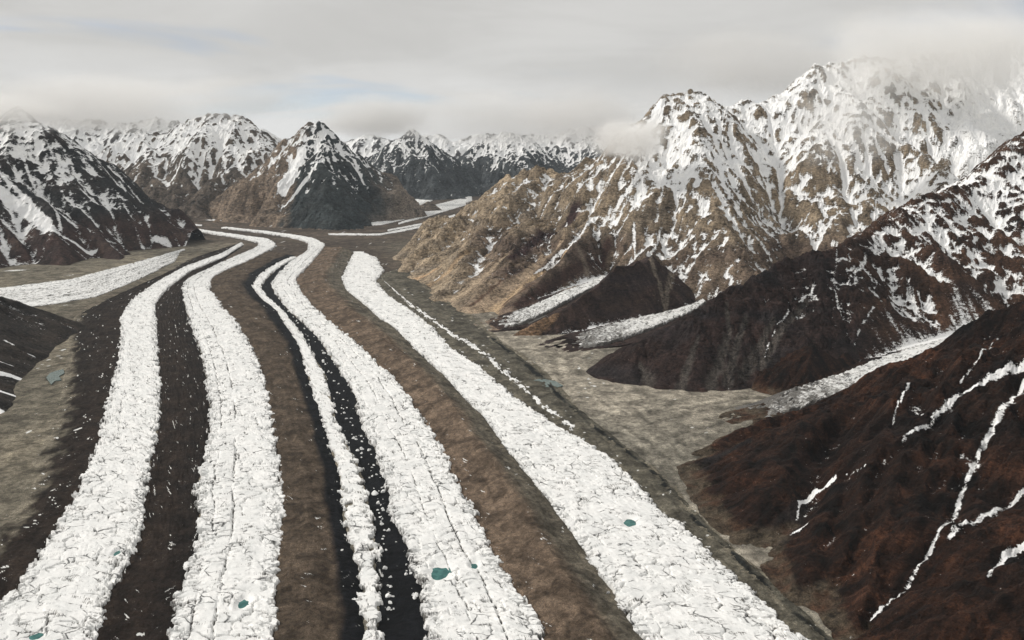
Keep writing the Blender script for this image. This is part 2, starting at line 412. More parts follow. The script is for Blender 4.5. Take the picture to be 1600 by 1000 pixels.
def moraine(name, label, left, right, colf, height=5.0, profile=None, seed=1, dmin=5.2, k=1.5, over=30.0, z=(0, 0), specks=0.0, edge_drop=6.0, lump=1.0, cat='moraine'):
    st = Strip(left, right, z, over)
    X, Y, Z, S, A, B, T, f, W = st.grid(dmin, k, 30.0)
    C = A - 0.5 * W
    edge = np.minimum(A, B) + 10 * fbm(S / 60, C / 60, 3, seed)
    m = sst(edge, -28, 4)
    prof = np.ones_like(T) if profile is None else profile(T, S, f)
    hum = fbm(S / 140, C / 60, 5, seed + 3)
    rill = fbm(S / 26, C / 70, 4, seed + 4, ridged=True)
    h = height * prof + lump * (7.5 * hum + 3.8 * rill + 0.8 * fbm(S / 9, C / 9, 3, seed + 6))
    Zf = Z - edge_drop + m * (h + edge_drop) * sst(f, -0.001, 0.02)
    col = colf(T, S, f, A, B, W, X, Y)
    stripes = 1 + 0.22 * fbm(S / 420, C / 14, 4, seed + 8)
    col = col * stripes[..., None]
    arcs = fbm(S / 13 + 0.012 * C ** 2 / 13, C / 46, 3, seed + 10)
    clus = fbm(S / 150, C / 60, 3, seed + 11)
    ice = specks * (0.22 + 0.95 * sst(arcs, 0.2, 0.45) * sst(clus, 0.06, 0.35))
    o = mesh_object(name, np.stack([X, Y, Zf], -1).reshape(-1, 3), grid_quads(*X.shape), {'col': col.reshape(-1, 3), 'snow': ice.ravel()}, M_DEBRIS)
    return tag(o, label, cat, 'debris bands between the ice streams', 'structure'), st

# edges traced along the flow (photo pixels, far end first)
S1L = [(381,377),(345,397),(290,417),(250,438),(206,468),(187,498),(188,530),(184,560),(172,612),(160,655),(150,700),(125,760),(88,820),(51,880),(6,940),(-45,1010),(-75,1050)]
S1R = [(384,381),(350,403),(299,424),(264,450),(243,475),(245,500),(247,540),(250,590),(253,635),(248,680),(240,705),(233,760),(226,800),(222,840),(203,880),(178,915),(165,950),(160,985),(140,1020),(132,1050)]
S2L = [(256,355.5),(290,358.5),(330,366),(380,374),(404,380),(402,387),(366,402),(340,414),(314,426),(292,437),(283,450),(289,484),(300,515),(315,561),(324,618),(327,654),(320,707),(304,765),(309,826),(300,868),(282,910),(267,970),(258,1010),(250,1050)]
S2R = [(256,353),(290,355.5),(330,362),(386,369.5),(420,374),(433,383),(424,391),(388,409),(350,425),(331,436),(330,455),(350,482),(372,505),(399,549),(413,588),(424,630),(427,665),(440,715),(441,744),(444,781),(449,805),(440,829),(440,862),(437,910),(434,970),(433,1000),(432,1050)]
S3L = [(466,398),(446,405),(428,413),(405,428),(391,447),(407,468),(428,483),(445,510),(463,537),(472,570),(478,591),(487,618),(496,645),(505,672),(511,705),(524,735),(525,766),(527,802),(535,841),(547,871),(553,910),(559,955),(556,1000),(555,1050)]
S3R = [(470,401),(452,409),(436,419),(418,435),(408,449),(420,465),(441,483),(464,512),(482,537),(495,561),(510,583),(520,618),(526,642),(532,668),(549,698),(568,735),(577,770),(583,800),(592,825),(592,850),(595,883),(601,916),(601,961),(602,1000),(604,1050)]
S4L = [(338,356),(380,361),(416,365.5),(460,373),(482,380),(480,393),(450,412),(430,434),(422,445),(430,460),(450,485),(475,507),(499,531),(517,561),(535,588),(553,618),(559,654),(568,678),(586,710),(598,740),(607,781),(611,820),(631,850),(640,877),(652,910),(659,955),(666,1000),(670,1050)]
S4R = [(338,354),(380,358.5),(416,362),(460,368),(490,373),(509,383),(500,396),(482,417),(463,436),(469,453),(490,480),(516,504),(536,521),(555,533),(580,558),(607,582),(628,606),(646,630),(664,660),(685,687),(700,715),(716,754),(733,781),(751,823),(772,862),(790,892),(810,925),(833,958),(858,1000),(880,1050)]
S5L = [(553,392),(543,413),(532,437),(541,457),(566,476),(596,503),(612,512),(640,540),(667,567),(694,591),(718,621),(757,657),(784,699),(812,735),(854,787),(875,817),(905,862),(935,904),(959,940),(985,985),(1010,1020),(1025,1050)]
S5R = [(562,392),(590,405),(601,425),(588,441),(606,462),(645,487),(680,517),(702,543),(739,567),(769,591),(805,622),(850,652),(900,683),(950,712),(992,751),(1022,790),(1064,822),(1100,852),(1130,886),(1160,912),(1200,950),(1240,985),(1270,1012),(1300,1050)]

for p in ((688, 896, 25, 40), (380, 944, 13, 24), (984, 817, 20, 28), (57, 994, 16, 14), (741, 885, 11, 16), (183, 864, 9, 16)):
    g = ground(p[0], p[1], 5.0); PONDS.append((g[0], g[1], p[2], p[3]))

STREAMS = [
    ice_stream('ice_stream', 'long white ice stream running nearest the left edge, ragged right side', S1L, S1R, hgt=11, seed=11, cell=0.8, rag=1.25)[0],
    ice_stream('ice_stream', 'white ice stream split lengthwise by a thin dark seam, second from the left', S2L, S2R, hgt=13, seed=22, cell=0.95, seams=((0.42, 3.0, 13, 1.0), (0.20, 2.5, 6, 2.0)), rag=1.15)[0],
    ice_stream('ice_stream', 'narrow broken ice stream between the brown and the black debris bands', S3L, S3R, hgt=9, seed=33, cell=0.62, rag=1.5, patchy=0.5)[0],
    ice_stream('ice_stream', 'broad white ice stream with a teal pond and long cracks, right of the black band', S4L, S4R, hgt=13, seed=44, cell=1.0, seams=((0.66, 2.6, 13, 1.4), (0.40, 2.2, 8, 4.0)), rag=1.1)[0],
    ice_stream('ice_stream', 'widest white ice stream, right of the reddish brown moraine ridge', S5L, S5R, hgt=12, seed=55, cell=0.9, rag=1.2, dirt_right=0.12)[0],
]
ice_stream('ice_strand', 'broad dirty streaked ice sheet under the pale strands at the left edge', [(285,391),(222,409),(111,439),(0,452),(-80,457)], [(275,408),(204,440),(150,461),(60,477),(-80,487)],
           hgt=1.0, streaky=0.75, seed=60, cell=1.6, rag=0.4, dmin=6, k=0.55, over=14.0, group='thin far strands of ice', dirt0=0.24)
for left, right, lab, sd in (
    ([(292,387.5),(222,407),(111,436),(0,450),(-80,455)], [(291,390),(222,414),(111,447),(0,461),(-80,466)], 'uppermost pale ice strand below the dark left mountain', 61),
    ([(258,407),(200,426),(130,446),(0,463),(-80,468)], [(255,411),(200,433),(130,455),(0,471.5),(-80,477)], 'middle pale ice strand entering from the left edge', 62),
    ([(250,419),(204,436.5),(150,455),(60,471),(-80,480)], [(250,421),(204,442),(150,464),(60,479),(-80,490)], 'lowest pale ice strand entering from the left edge', 63),
    ([(740,305),(676,321),(594,346),(525,352.5),(422,347.6),(336,342),(245,337.6)], [(740,313),(676,333),(594,352),(525,356.5),(422,351),(336,344.8),(245,340.4)], 'far white ice band sweeping below the central peaks', 64),
    ([(729,316),(662,336),(622,348)], [(730,320),(663,340),(622,351)], 'thin white strand just below the far sweeping band', 65),
    ([(712,334),(680,344.5),(605,359)], [(713,339),(680,348),(605,361.5)], 'short white strand above the lowest far strand', 66),
    ([(690,346),(645,355),(594,365),(512,364.5)], [(690,350),(645,359),(594,368),(512,367)], 'lowest thin white strand of the far bend', 67),
    ([(620,303),(650,304),(679,311),(662,322)], [(622,308),(646,311),(655,317),(640,331)], 'small white ice tongue curling behind the central peak', 68),
    ([(245,348),(278,349),(316,351)], [(245,350),(278,351.3),(316,353)], 'short thin white strand at the far left bend', 69),
):
    ice_stream('ice_strand', lab, left, right, hgt=2.2, streaky=0.75, seed=sd, cell=1.6, rag=0.4, dmin=6, k=0.55, over=14.0, group='thin far strands of ice', dirt0=0.12)
# row of seracs beside the widest stream
ice_stream('serac_row', 'broken row of white ice towers along the right of the widest stream',
           [(596,437),(640,472),(652,480),(700,514),(754,545),(795,580),(850,628),(905,670)], [(602,441),(640,480),(652,489),(700,525),(754,557),(790,592),(840,636),(895,676)],
           hgt=8, seed=71, cell=0.6, rag=1.6, patchy=0.95, over=22.0, group='broken ice rows')

# ---- debris bands
def bandcol(c0, c1=None, lo=0.3, hi=0.7, seed=0, amp=0.25, cl=None, wl=60.0, cr=None, wr=60.0):
    def f(T, S, ff, A, B, W, X, Y):
        n = fbm(X / 160, Y / 260, 4, seed + 700)
        k = sst(T + amp * n, lo, hi) if c1 is not None else 0 * T
        c = lerp(c0, c0 if c1 is None else c1, k[..., None])
        e = fbm(X / 70, Y / 110, 5, seed + 710)
        if cl is not None: c = lerp(cl, c, sst(A + 1.3 * wl * e, 0, wl)[..., None])
        if cr is not None: c = lerp(cr, c, sst(B + 1.3 * wr * e, 0, wr)[..., None])
        return c
    return f
DK = 0.66
GR = 1.12
gravel = srgb(108, 102, 90, GR); dark1 = srgb(44, 37, 32, DK); dark2 = srgb(50, 41, 35, DK); brown3 = srgb(86, 75, 64, 0.78); black = srgb(25, 27, 31, 0.55)
red5 = srgb(102, 88, 75, 0.88); grey5 = srgb(100, 94, 83, 0.85); lat6 = srgb(92, 88, 78, 0.95)
M1L = [(300,402),(262,424),(215,446),(165,468),(118,492),(108,530),(104,575),(98,620),(85,660),(62,705),(40,760),(5,815),(-40,870),(-90,930),(-150,1000)]
moraine('moraine', 'dark brown debris band left of the leftmost ice stream', M1L, S1L, bandcol(dark1, dark2, 0.3, 0.7, 1, cl=gravel, wl=90.0), 6, lambda T, S, f: sst(T, 0.05, 0.45) - 0.25, 101, specks=1.0)
moraine('moraine', 'dark brown debris band between the two leftmost ice streams', S1R, S2L[7:], bandcol(dark2, srgb(42,35,31,DK), 0.4, 0.9, 2), 4, None, 102, specks=1.0)
moraine('moraine', 'brown debris band right of the seamed ice stream, black along its right side', S2R[6:], S3L, bandcol(brown3, black, 0.70, 0.86, 3, 0.10), 10,
        lambda T, S, f: 1.0 + 0.9 * np.exp(-((T - 0.45) / 0.28) ** 2), 103, specks=0.6, lump=1.3)
moraine('moraine', 'black debris band between the narrow and the broad ice streams', S3R, S4L[5:], bandcol(black), 1.5, None, 104, specks=0.5, lump=0.6)
moraine('moraine', 'reddish brown medial moraine ridge between the two right ice streams', S4R[5:], S5L, bandcol(red5, grey5, 0.52, 0.78, 5, 0.12), 13,
        lambda T, S, f: 0.5 + 2.9 * np.clip(1 - np.abs(T - 0.60 - 0.05 * np.sin(S / 210)) / 0.55, 0, 1) ** 1.15, 105, specks=0.65, lump=1.3)
M6R = [(640,412),(668,450),(735,492),(785,535),(835,568),(872,600),(905,645),(965,690),(1030,738),(1062,776),(1112,828),(1160,872),(1222,930),(1300,1000),(1345,1050)]
moraine('moraine', 'grey dirty ice and rubble along the right of the widest stream', S5R[2:], M6R, bandcol(lat6, srgb(78,75,67,0.95), 0.4, 0.9, 6, cr=srgb(112,106,93), wr=50.0), 6, lambda T, S, f: 1 - sst(T, 0.5, 1.0), 106, specks=0.8, lump=1.4)
D7L = [(760,526),(812,568),(850,602),(887,642),(947,688),(1014,740),(1048,782),(1098,834),(1146,880),(1206,936),(1284,1006),(1327,1052)]
D7R = [(766,524),(820,564),(859,597),(897,636),(958,683),(1025,735),(1059,776),(1108,827),(1157,873),(1218,929),(1297,998),(1340,1045)]
def ditchcol(T, S, f, A, B, W, X, Y):
    k = sst(fbm(S / 130, A / 60, 4, 720) + 0.5 - np.abs(T - 0.5), 0.05, 0.5)
    return lerp(srgb(84, 81, 72, 0.95), srgb(34, 36, 35, 0.8), k[..., None])
moraine('ditch', 'narrow dark meltwater ditch below the right hand slopes', D7L, D7R, ditchcol, 3.2, None, 107, over=14, specks=0.5, edge_drop=9, cat='ditch', lump=1.3)
def seg_dist(X, Y, pts):
    """distance to a polyline, and the fraction along it"""
    p = np.asarray(pts, float); s = np.r_[0, np.cumsum(np.hypot(*np.diff(p[:, :2], axis=0).T))]
    D = np.full(X.shape, 1e9); Fr = np.zeros(X.shape)
    for i in range(len(p) - 1):
        e = p[i + 1, :2] - p[i, :2]; L2 = max(e @ e, 1e-6)
        t = np.clip(((X - p[i, 0]) * e[0] + (Y - p[i, 1]) * e[1]) / L2, 0, 1)
        d = np.hypot(X - p[i, 0] - t * e[0], Y - p[i, 1] - t * e[1])
        b = d < D; D = np.where(b, d, D); Fr = np.where(b, (s[i] + t * (s[i + 1] - s[i])) / s[-1], Fr)
    return D, Fr

# ---- the valley floor: one sheet out to the horizon
def valley_floor():
    def lines(a, b, fine0, fine1, d0, grow):
        xs = [fine0]; d = d0
        while xs[-1] < fine1: xs.append(xs[-1] + d0)
        d = d0
        while xs[-1] < b: d *= grow; xs.append(xs[-1] + d)
        d = d0; left = [fine0]
        while left[-1] > a: d *= grow; left.append(left[-1] - d)
        return np.array(left[:0:-1] + xs)
    xs = lines(-40000, 40000, -2600, 2000, 17.0, 1.07)
    ys = lines(-3000, 60000, 1900, 5200, 15.0, 1.03)
    X, Y = np.meshgrid(xs, ys)
    hum = fbm(X / 320, Y / 320, 5, 300); small = fbm(X / 60, Y / 80, 4, 301, ridged=True)
    Z = -3.0 + 4.0 * hum + 1.8 * small * sst(9000 - Y, 0, 3000)
    px = 800 + F_PX * X / np.maximum(Y, 1)
    j = sst(X + 0.10 * Y, -300, 500) * sst(Y, 0, 1)
    n = fbm(X / 500, Y / 900, 5, 305); strk = fbm((X - 0.3 * Y) / 90, Y / 900, 4, 306)
    c_right = lerp(srgb(102, 98, 89, 1.3), srgb(126, 120, 109, 1.3), sst(n, -0.3, 0.4)[..., None])
    c_left = lerp(srgb(98, 93, 82, 1.05), srgb(118, 111, 97, 1.05), sst(n, -0.3, 0.4)[..., None])
    c_far = lerp(srgb(70, 62, 55, 0.9), srgb(92, 82, 72, 0.95), sst(fbm((X + 0.25 * Y) / 1500, Y / 210, 4, 307), -0.3, 0.4)[..., None])
    col = lerp(c_left, c_right, sst(X, -1500, 0)[..., None])
    midv = sst(X, -3300, -2900) * (1 - sst(X + 0.33 * (Y - 7000), -900, -200))
    col = lerp(col, c_far, (midv * sst(Y, 5000, 6800))[..., None])
    col = lerp(col, c_far, sst(Y, 9200, 10500)[..., None])
    near = (np.abs(X - 400) < 1600) & (Y > 2200) & (Y < 6500)
    for pl, a0 in (([(1190,636),(1100,655),(1030,668),(1000,690),(1030,730),(1075,790)], 0.30), ([(900,535),(840,556),(850,590),(900,640),(980,705),(1040,770)], 0.30), ([(660,440),(720,490),(790,545),(850,600),(920,665)], 0.25)):
        d, fr = seg_dist(X[near], Y[near], ground(*np.array(pl, float).T))
        k = a0 * fbm(d / 42 + 0.9 * fbm(X[near] / 200, Y[near] / 200, 3, 313), fr * 2.0, 4, 312) * sst(-d, -520, -120)
        col[near] *= np.clip(1 + 3.2 * k, 0.45, 1.6)[:, None]; Z[near] += 26 * k
    col = col * (1 + 0.2 * strk)[..., None]
    ice = 0.12 + 0.8 * sst(fbm(X / 34, Y / 60, 3, 310), 0.2, 0.5) * sst(fbm(X / 300, Y / 420, 3, 311), 0.0, 0.35)
    o = mesh_object('ground', np.stack([X, Y, Z], -1).reshape(-1, 3), grid_quads(*X.shape), {'col': col.reshape(-1, 3), 'snow': ice.ravel()}, M_DEBRIS)
    tag(o, 'grey rubble covered valley floor under and beside the ice', 'ground', None, 'structure')
valley_floor()

# ------------------------------------------------------------------ side glaciers (x, y, z along their centre), also used to cut their valleys
def centre(pairs):
    out = []
    for (lx, ly), (rx, ry), z in pairs:
        a = ground(lx, ly, z); b = ground(rx, ry, z)
        out.append((*(0.5 * (a + b)), z, 0.5 * float(np.hypot(*(a - b)))))
    return np.array(out)
T1L = [(1560,508),(1530,518),(1450,538),(1380,560),(1300,590),(1230,612),(1190,628),(1140,640)]
T1R = [(1570,512),(1535,530),(1460,556),(1395,582),(1330,612),(1270,632),(1225,645),(1180,660)]
T2L = [(1100,466),(1078,477),(1030,490),(980,500),(930,514),(880,528)]
T2R = [(1105,470),(1088,484),(1050,500),(1000,520),(950,536),(890,546)]
T3L = [(945,430),(925,440),(880,456),(830,478),(790,492),(755,499)]
T3R = [(950,434),(930,448),(890,468),(850,490),(815,506),(770,515)]
def zs(n, z0): return np.linspace(z0, 6, n)
SIDE = []
for L, Rr, z0 in ((T1L, T1R, 170.0), (T2L, T2R, 60.0), (T3L, T3R, 110.0)):
    SIDE.append(centre([(l, r, z) for l, r, z in zip(L, Rr, zs(len(L), z0))]))
ice_stream('side_glacier', 'white icefall glacier flowing between the dark ridge and the brown foreground mountain', T1L, T1R, z=(170, 4), hgt=9, seed=81, cell=0.7, rag=0.8, dirt0=0.10, dirt_end=0.62, over=40, group='side glaciers')
ice_stream('side_glacier', 'pale side glacier flowing down behind the big dark ridge', T2L, T2R, z=(60, 3), hgt=7, seed=82, cell=0.8, rag=0.9, dirt0=0.24, dirt_end=0.4, over=30, group='side glaciers')
ice_stream('side_glacier', 'pale side glacier between the tan talus and the small dark spur', T3L, T3R, z=(110, 3), hgt=7, seed=83, cell=1.0, rag=0.5, dirt0=0.22, dirt_end=0.25, over=30, group='side glaciers')

# ------------------------------------------------------------------ mountains: ridge skeletons, then water-carved
def ridge_height(X, Y, ridges, var=1.0, jag=0.0, h0=-400.0):
    H = np.full(X.shape, h0, np.float32); U = np.zeros(X.shape, np.float32); Dd = np.full(X.shape, 1e4, np.float32)
    off = 0.0
    for pts, aL, aR, steep in ridges:
        p = np.asarray(pts, float)
        for i in range(len(p) - 1):
            (x0, y0, z0), (x1, y1, z1) = p[i], p[i + 1]
            ex, ey = x1 - x0, y1 - y0; L2 = ex * ex + ey * ey; L = math.sqrt(L2)
            t = np.clip(((X - x0) * ex + (Y - y0) * ey) / L2, 0, 1)
            d = np.hypot(X - x0 - t * ex, Y - y0 - t * ey)
            side = ex * (Y - y0) - ey * (X - x0)
            a = np.where(side > 0, aL, aR) * var
            h = z0 + t * (z1 - z0) - a * (d + steep * 160 * (1 - np.exp(-d / 160)))
            better = h > H
            H = np.where(better, h, H); U = np.where(better, off + t * L, U); Dd = np.where(better, d, Dd)
            off += L
        off += 1000
    H = H + jag * np.exp(-Dd / 90.0) * fbm(U / 170, U * 0 + 0.37, 4, 55, ridged=True)
    return H, U, Dd
def spurs(ridge, aside, seed, step=380.0, fall=0.62, side=0, minz=160, bend=0.35):
    """secondary ridges branching off a main crest, alternating sides"""
    rnd = random.Random(seed); out = []
    p = np.asarray(ridge, float)
    s = np.r_[0, np.cumsum(np.hypot(*np.diff(p[:, :2], axis=0).T))]
    pos = step * rnd.uniform(0.3, 0.8)
    k = 0
    while pos < s[-1]:
        x, y, z = (np.interp(pos, s, p[:, j]) for j in range(3))
        i = min(np.searchsorted(s, pos), len(p) - 1); i = max(i, 1)
        ang = math.atan2(p[i, 1] - p[i - 1, 1], p[i, 0] - p[i - 1, 0])
        sg = (1 if k % 2 == 0 else -1) if side == 0 else side
        if z > minz:
            a = ang + sg * rnd.uniform(0.95, 1.75)
            q = [(x, y, z - 8)]; zz = z - 8; fl = fall * aside * rnd.uniform(0.85, 1.1)
            while zz > 10 and len(q) < 12:
                ln = rnd.uniform(150, 300); a += rnd.uniform(-bend, bend)
                x += ln * math.cos(a); y += ln * math.sin(a); zz -= ln * fl * rnd.uniform(0.6, 1.35)
                q.append((x, y, zz))
            out.append((q, aside * 1.08, aside * 1.08, 0.1))
        pos += step * rnd.uniform(0.65, 1.35); k += 1
    return out
NB = [(-1, -1), (-1, 0), (-1, 1), (0, -1), (0, 1), (1, -1), (1, 0), (1, 1)]
def flow(h, dx):
    ny, nx = h.shape
    P = np.pad(h, 1, mode='edge')
    best = np.zeros_like(h); rec = np.arange(ny * nx).reshape(ny, nx)
    idx = rec.copy()
    for a, b in NB:
        q = P[1 + a:1 + a + ny, 1 + b:1 + b + nx]
        sl = (h - q) / (dx * math.hypot(a, b))
        ok = sl > best
        best = np.where(ok, sl, best); rec = np.where(ok, idx + a * nx + b, rec)
    order = np.argsort(-h, axis=None, kind='stable').tolist()
    r = rec.ravel().tolist(); A = [1.0] * (ny * nx)
    for i in order:
        j = r[i]
        if j != i: A[j] += A[i]
    return np.array(A, np.float32).reshape(ny, nx) * dx * dx, best
def erode(h, dx, iters, k, m=0.42, maxslope=1.9):
    for _ in range(iters):
        A, sl = flow(h, dx)
        cut = k * (A / 1e4) ** m * np.minimum(sl, 2.0)
        cut = np.minimum(cut, 0.6 * sl * dx)
        cut = np.where(h > 2, cut, 0)
        h = h - cut
        s = blur(h, 1)                                           # loosened rock slides where it gets too steep
        h = np.where(sl > maxslope, lerp(h, s, 0.5), lerp(h, s, 0.04))
    return h
def upsample(c, ny, nx):
    cy, cx = c.shape
    yi = np.linspace(0, cy - 1, ny); xi = np.linspace(0, cx - 1, nx)
    y0 = np.clip(yi.astype(int), 0, cy - 2); x0 = np.clip(xi.astype(int), 0, cx - 2)
    fy = (yi - y0)[:, None]; fx = (xi - x0)[None, :]
    g = lambda a, b: c[np.ix_(y0 + a, x0 + b)]
    return (g(0, 0) * (1 - fx) + g(0, 1) * fx) * (1 - fy) + (g(1, 0) * (1 - fx) + g(1, 1) * fx) * fy
class Mountain:
    def __init__(s, name, label, box, dx, ridges, seed, coarse=2.5, it=(9, 3), k=(1.5, 0.7), rough=1.0, valleys=(), plane=None, material=None, crag=1.0, jag=22.0):
        s.name, s.label, s.dx, s.seed, s.mat = name, label, dx, seed, material
        x0, x1, y0, y1 = box
        s.x0, s.y0 = x0, y0
        def surf(d):
            xs = np.arange(x0, x1 + d, d); ys = np.arange(y0, y1 + d, d)
            X, Y = np.meshgrid(xs, ys)
            wx = X + rough * (110 * fbm(X / 700, Y / 700, 2, seed + 1) + 45 * fbm(X / 210, Y / 210, 3, seed + 11)); wy = Y + rough * (110 * fbm(X / 700, Y / 700, 2, seed + 2) + 45 * fbm(X / 210, Y / 210, 3, seed + 12))
            var = 1 + 0.34 * fbm(X / 640, Y / 640, 3, seed + 14)
            H, U, D = ridge_height(wx, wy, ridges, var, jag)
            if plane is not None: H = np.maximum(H, plane(X, Y))
            return X, Y, H, U, D
        X, Y, H, U, D = surf(dx * coarse)
        def warp(X, Y, L, sd): return X + 0.45 * L * fbm(X / L, Y / L, 3, sd), Y + 0.45 * L * fbm(X / L, Y / L, 3, sd + 7)
        ampc = (0.30 + 0.70 * sst(H, 0, 350)) * sst(H, -50, 60)
        wx, wy = warp(X, Y, 420, seed + 20)
        H = H + rough * ampc * (62 * fbm(wx / 520, wy / 520, 4, seed + 3, ridged=True) + 24 * fbm(wx / 150, wy / 150, 3, seed + 4, ridged=True))
        H0 = erode(H.astype(np.float64), dx * coarse, it[0], 0.62 * k[0] * coarse)
        X, Y, Hf, U, D = surf(dx)
        H = upsample(H0, *X.shape)
        amp = rough * (0.30 + 0.70 * sst(H, 20, 420)) * sst(H, -30, 50)
        wx, wy = warp(X, Y, 120, seed + 30)
        H = H + crag * amp * (26 * fbm(wx / 130, wy / 130, 5, seed + 5, gain=0.58, ridged=True) + 12 * fbm(wx / 42, wy / 60, 3, seed + 6, gain=0.6, ridged=True))
        # rock bands: cliffs and ledges that come and go
        q = 46.0
        ph = H / q + 1.6 * fbm(X / 260, Y / 260, 4, seed + 8); fr_ = ph - np.floor(ph)
        H = H + crag * q * 0.36 * (sst(fr_, 0.45, 0.95) - fr_ + 0.3) * sst(fbm(X / 300, Y / 300, 3, seed + 9), -0.25, 0.3) * sst(H, 60, 300)
        for c in valleys:
            d, fr = seg_dist(X, Y, c)
            ss = np.r_[0, np.cumsum(np.hypot(*np.diff(c[:, :2], axis=0).T))]; ss /= ss[-1]
            zc = np.interp(fr, ss, c[:, 2]); wv = np.interp(fr, ss, c[:, 3])
            H = np.minimum(H, zc - 5 + 0.9 * np.maximum(d - wv, 0) + 0.0008 * np.maximum(d - wv, 0) ** 2)
            H = np.where(d < wv * 1.25, np.maximum(H, zc - 9), H)
        H = erode(H, dx, it[1], k[1])
        s.X, s.Y, s.H = X, Y, H
    def sample(s, x, y):
        fx = (np.asarray(x) - s.x0) / s.dx; fy = (np.asarray(y) - s.y0) / s.dx
        ny, nx = s.H.shape
        ok = (fx >= 0) & (fy >= 0) & (fx < nx - 1) & (fy < ny - 1)
        ix = np.clip(fx.astype(int), 0, nx - 2); iy = np.clip(fy.astype(int), 0, ny - 2)
        u = fx - ix; v = fy - iy; H = s.H
        h = (H[iy, ix] * (1 - u) + H[iy, ix + 1] * u) * (1 - v) + (H[iy + 1, ix] * (1 - u) + H[iy + 1, ix + 1] * u) * v
        return np.where(ok, h, -1e3)
    def cast(s, pts):
        """where the photo's lines of sight meet this mountain"""
        out = []
        t = np.linspace(800, 26000, 6000)
        for px, py in pts:
            a, b, c = ray(px, py); t2 = t / math.sqrt(a * a + b * b + c * c)
            hit = np.nonzero(CAM_H + c * t2 <= s.sample(a * t2, b * t2))[0]
            if len(hit): out.append((a * t2[hit[0]], b * t2[hit[0]]))
        return out
    def analyse(s):
        s.A, s.sl = flow(s.H, s.dx)
        gy, gx = np.gradient(s.H, s.dx)
        s.gx, s.gy = gx, gy; s.slope = np.hypot(gx, gy)
        r = max(2, int(60 / s.dx))
        s.curv = (blur(s.H, r) - s.H) / (r * s.dx)                  # >0 in hollows
        s.curv2 = (blur(s.H, 3 * r) - s.H) / (3 * r * s.dx)
        ny, nx = s.H.shape
        rg = np.random.default_rng(s.seed)
        N = rg.standard_normal((ny, nx)); N = N + 1.6 * blur(rg.standard_normal((ny, nx)), 1) * 3
        bx, by = blur(gx, 1), blur(gy, 1); ln = np.hypot(bx, by) + 1e-6
        dxn, dyn = -bx / ln, -by / ln
        acc = N.copy(); jj, ii = np.meshgrid(np.arange(nx), np.arange(ny))
        for sg in (1, -1):
            x_, y_ = jj.astype(float), ii.astype(float)
            for _ in range(9):
                xi = np.clip(x_.astype(int), 0, nx - 1); yi = np.clip(y_.astype(int), 0, ny - 1)
                x_ = x_ + sg * dxn[yi, xi]; y_ = y_ + sg * dyn[yi, xi]
                acc += N[np.clip(y_.round().astype(int), 0, ny - 1), np.clip(x_.round().astype(int), 0, nx - 1)]
        s.run = acc / acc.std()                                     # runnels drawn out down the slope
        s.lA = np.log10(np.maximum(s.A, s.dx ** 2) / s.dx ** 2)
    def streak(s, pts, width, val, field, soft=0.6, frag=0.4):
        q = s.cast(pts)
        if len(q) < 2: return field
        d, fr = seg_dist(s.X, s.Y, q)
        wv = lerp(width[0], width[1], fr) * (1 + frag * fbm(s.X / 45, s.Y / 45, 3, s.seed + 90))
        k = sst(d, wv * (1 + soft), wv * (1 - soft))
        return field, k
    def carve(s, lines):
        for pts, wv, dep in lines:
            q = s.cast(pts)
            if len(q) < 2: continue
            d, fr = seg_dist(s.X, s.Y, q)
            s.H = s.H - dep * np.exp(-(d / wv) ** 2)
    def settle(s, pts, width):
        """loose scree lies smoother than the cliffs"""
        q = s.cast(pts)
        if len(q) < 2: return
        d, fr = seg_dist(s.X, s.Y, q); wv = lerp(width[0], width[1], fr) * 1.3
        k = sst(-d, -wv * 1.4, -wv * 0.5)
        s.H = lerp(s.H, blur(blur(s.H, 4), 4), k)
    def paint(s, field, pts, width, val, soft=0.5, frag=0.5, broken=0.0):
        q = s.cast(pts)
        if len(q) < 2: return field
        d, fr = seg_dist(s.X, s.Y, q)
        wv = lerp(width[0], width[1], fr) * (1 + frag * fbm(s.X / 50, s.Y / 50, 3, s.seed + 90))
        k = sst(-d, -wv * (1 + soft), -wv * (1 - soft))
        if broken: k = k * (1 - broken * sst(fbm(s.X / 70, s.Y / 70, 4, s.seed + 91), -0.05, 0.3))
        if field.ndim == 3:
            return lerp(field, val, k[..., None])
        return np.maximum(field, val * k) if val > 0 else field + val * k
    def build(s, col, snow, scree=None, zmin=-12.0):
        ny, nx = s.H.shape
        V = np.stack([s.X, s.Y, s.H], -1).reshape(-1, 3)
        N = np.stack([-s.gx, -s.gy, np.ones_like(s.gx)], -1); N /= np.linalg.norm(N, axis=-1, keepdims=True)
        q = grid_quads(ny, nx)
        keep = s.H.ravel()[q].max(1) > zmin
        q = q[keep]
        sn = snow.ravel(); at_ = {'col': col.reshape(-1, 3), 'snow': sn}
        sf = blur(snow, 1).ravel()[q].mean(1)
        cls = np.where(sf > 0.5, 1, 0)
        if scree is not None: cls = np.where((cls == 0) & (scree.ravel()[q].mean(1) > 0.5), 2, cls)
        root = link(bpy.data.objects.new(s.name, None)); root.location = (0, 0, 0)
        tag(root, s.label, 'mountain', 'mountains around the glacier', 'structure')
        for k, nm in ((0, 'rock_face'), (1, 'snow_cover'), (2, 'scree')):
            qq = q[cls == k]
            if len(qq) < 20: continue
            v, f, a, n = compact(V, qq, at_, N.reshape(-1, 3))
            mesh_object(nm, v, f, a, s.mat, root, smooth=False)
        return root

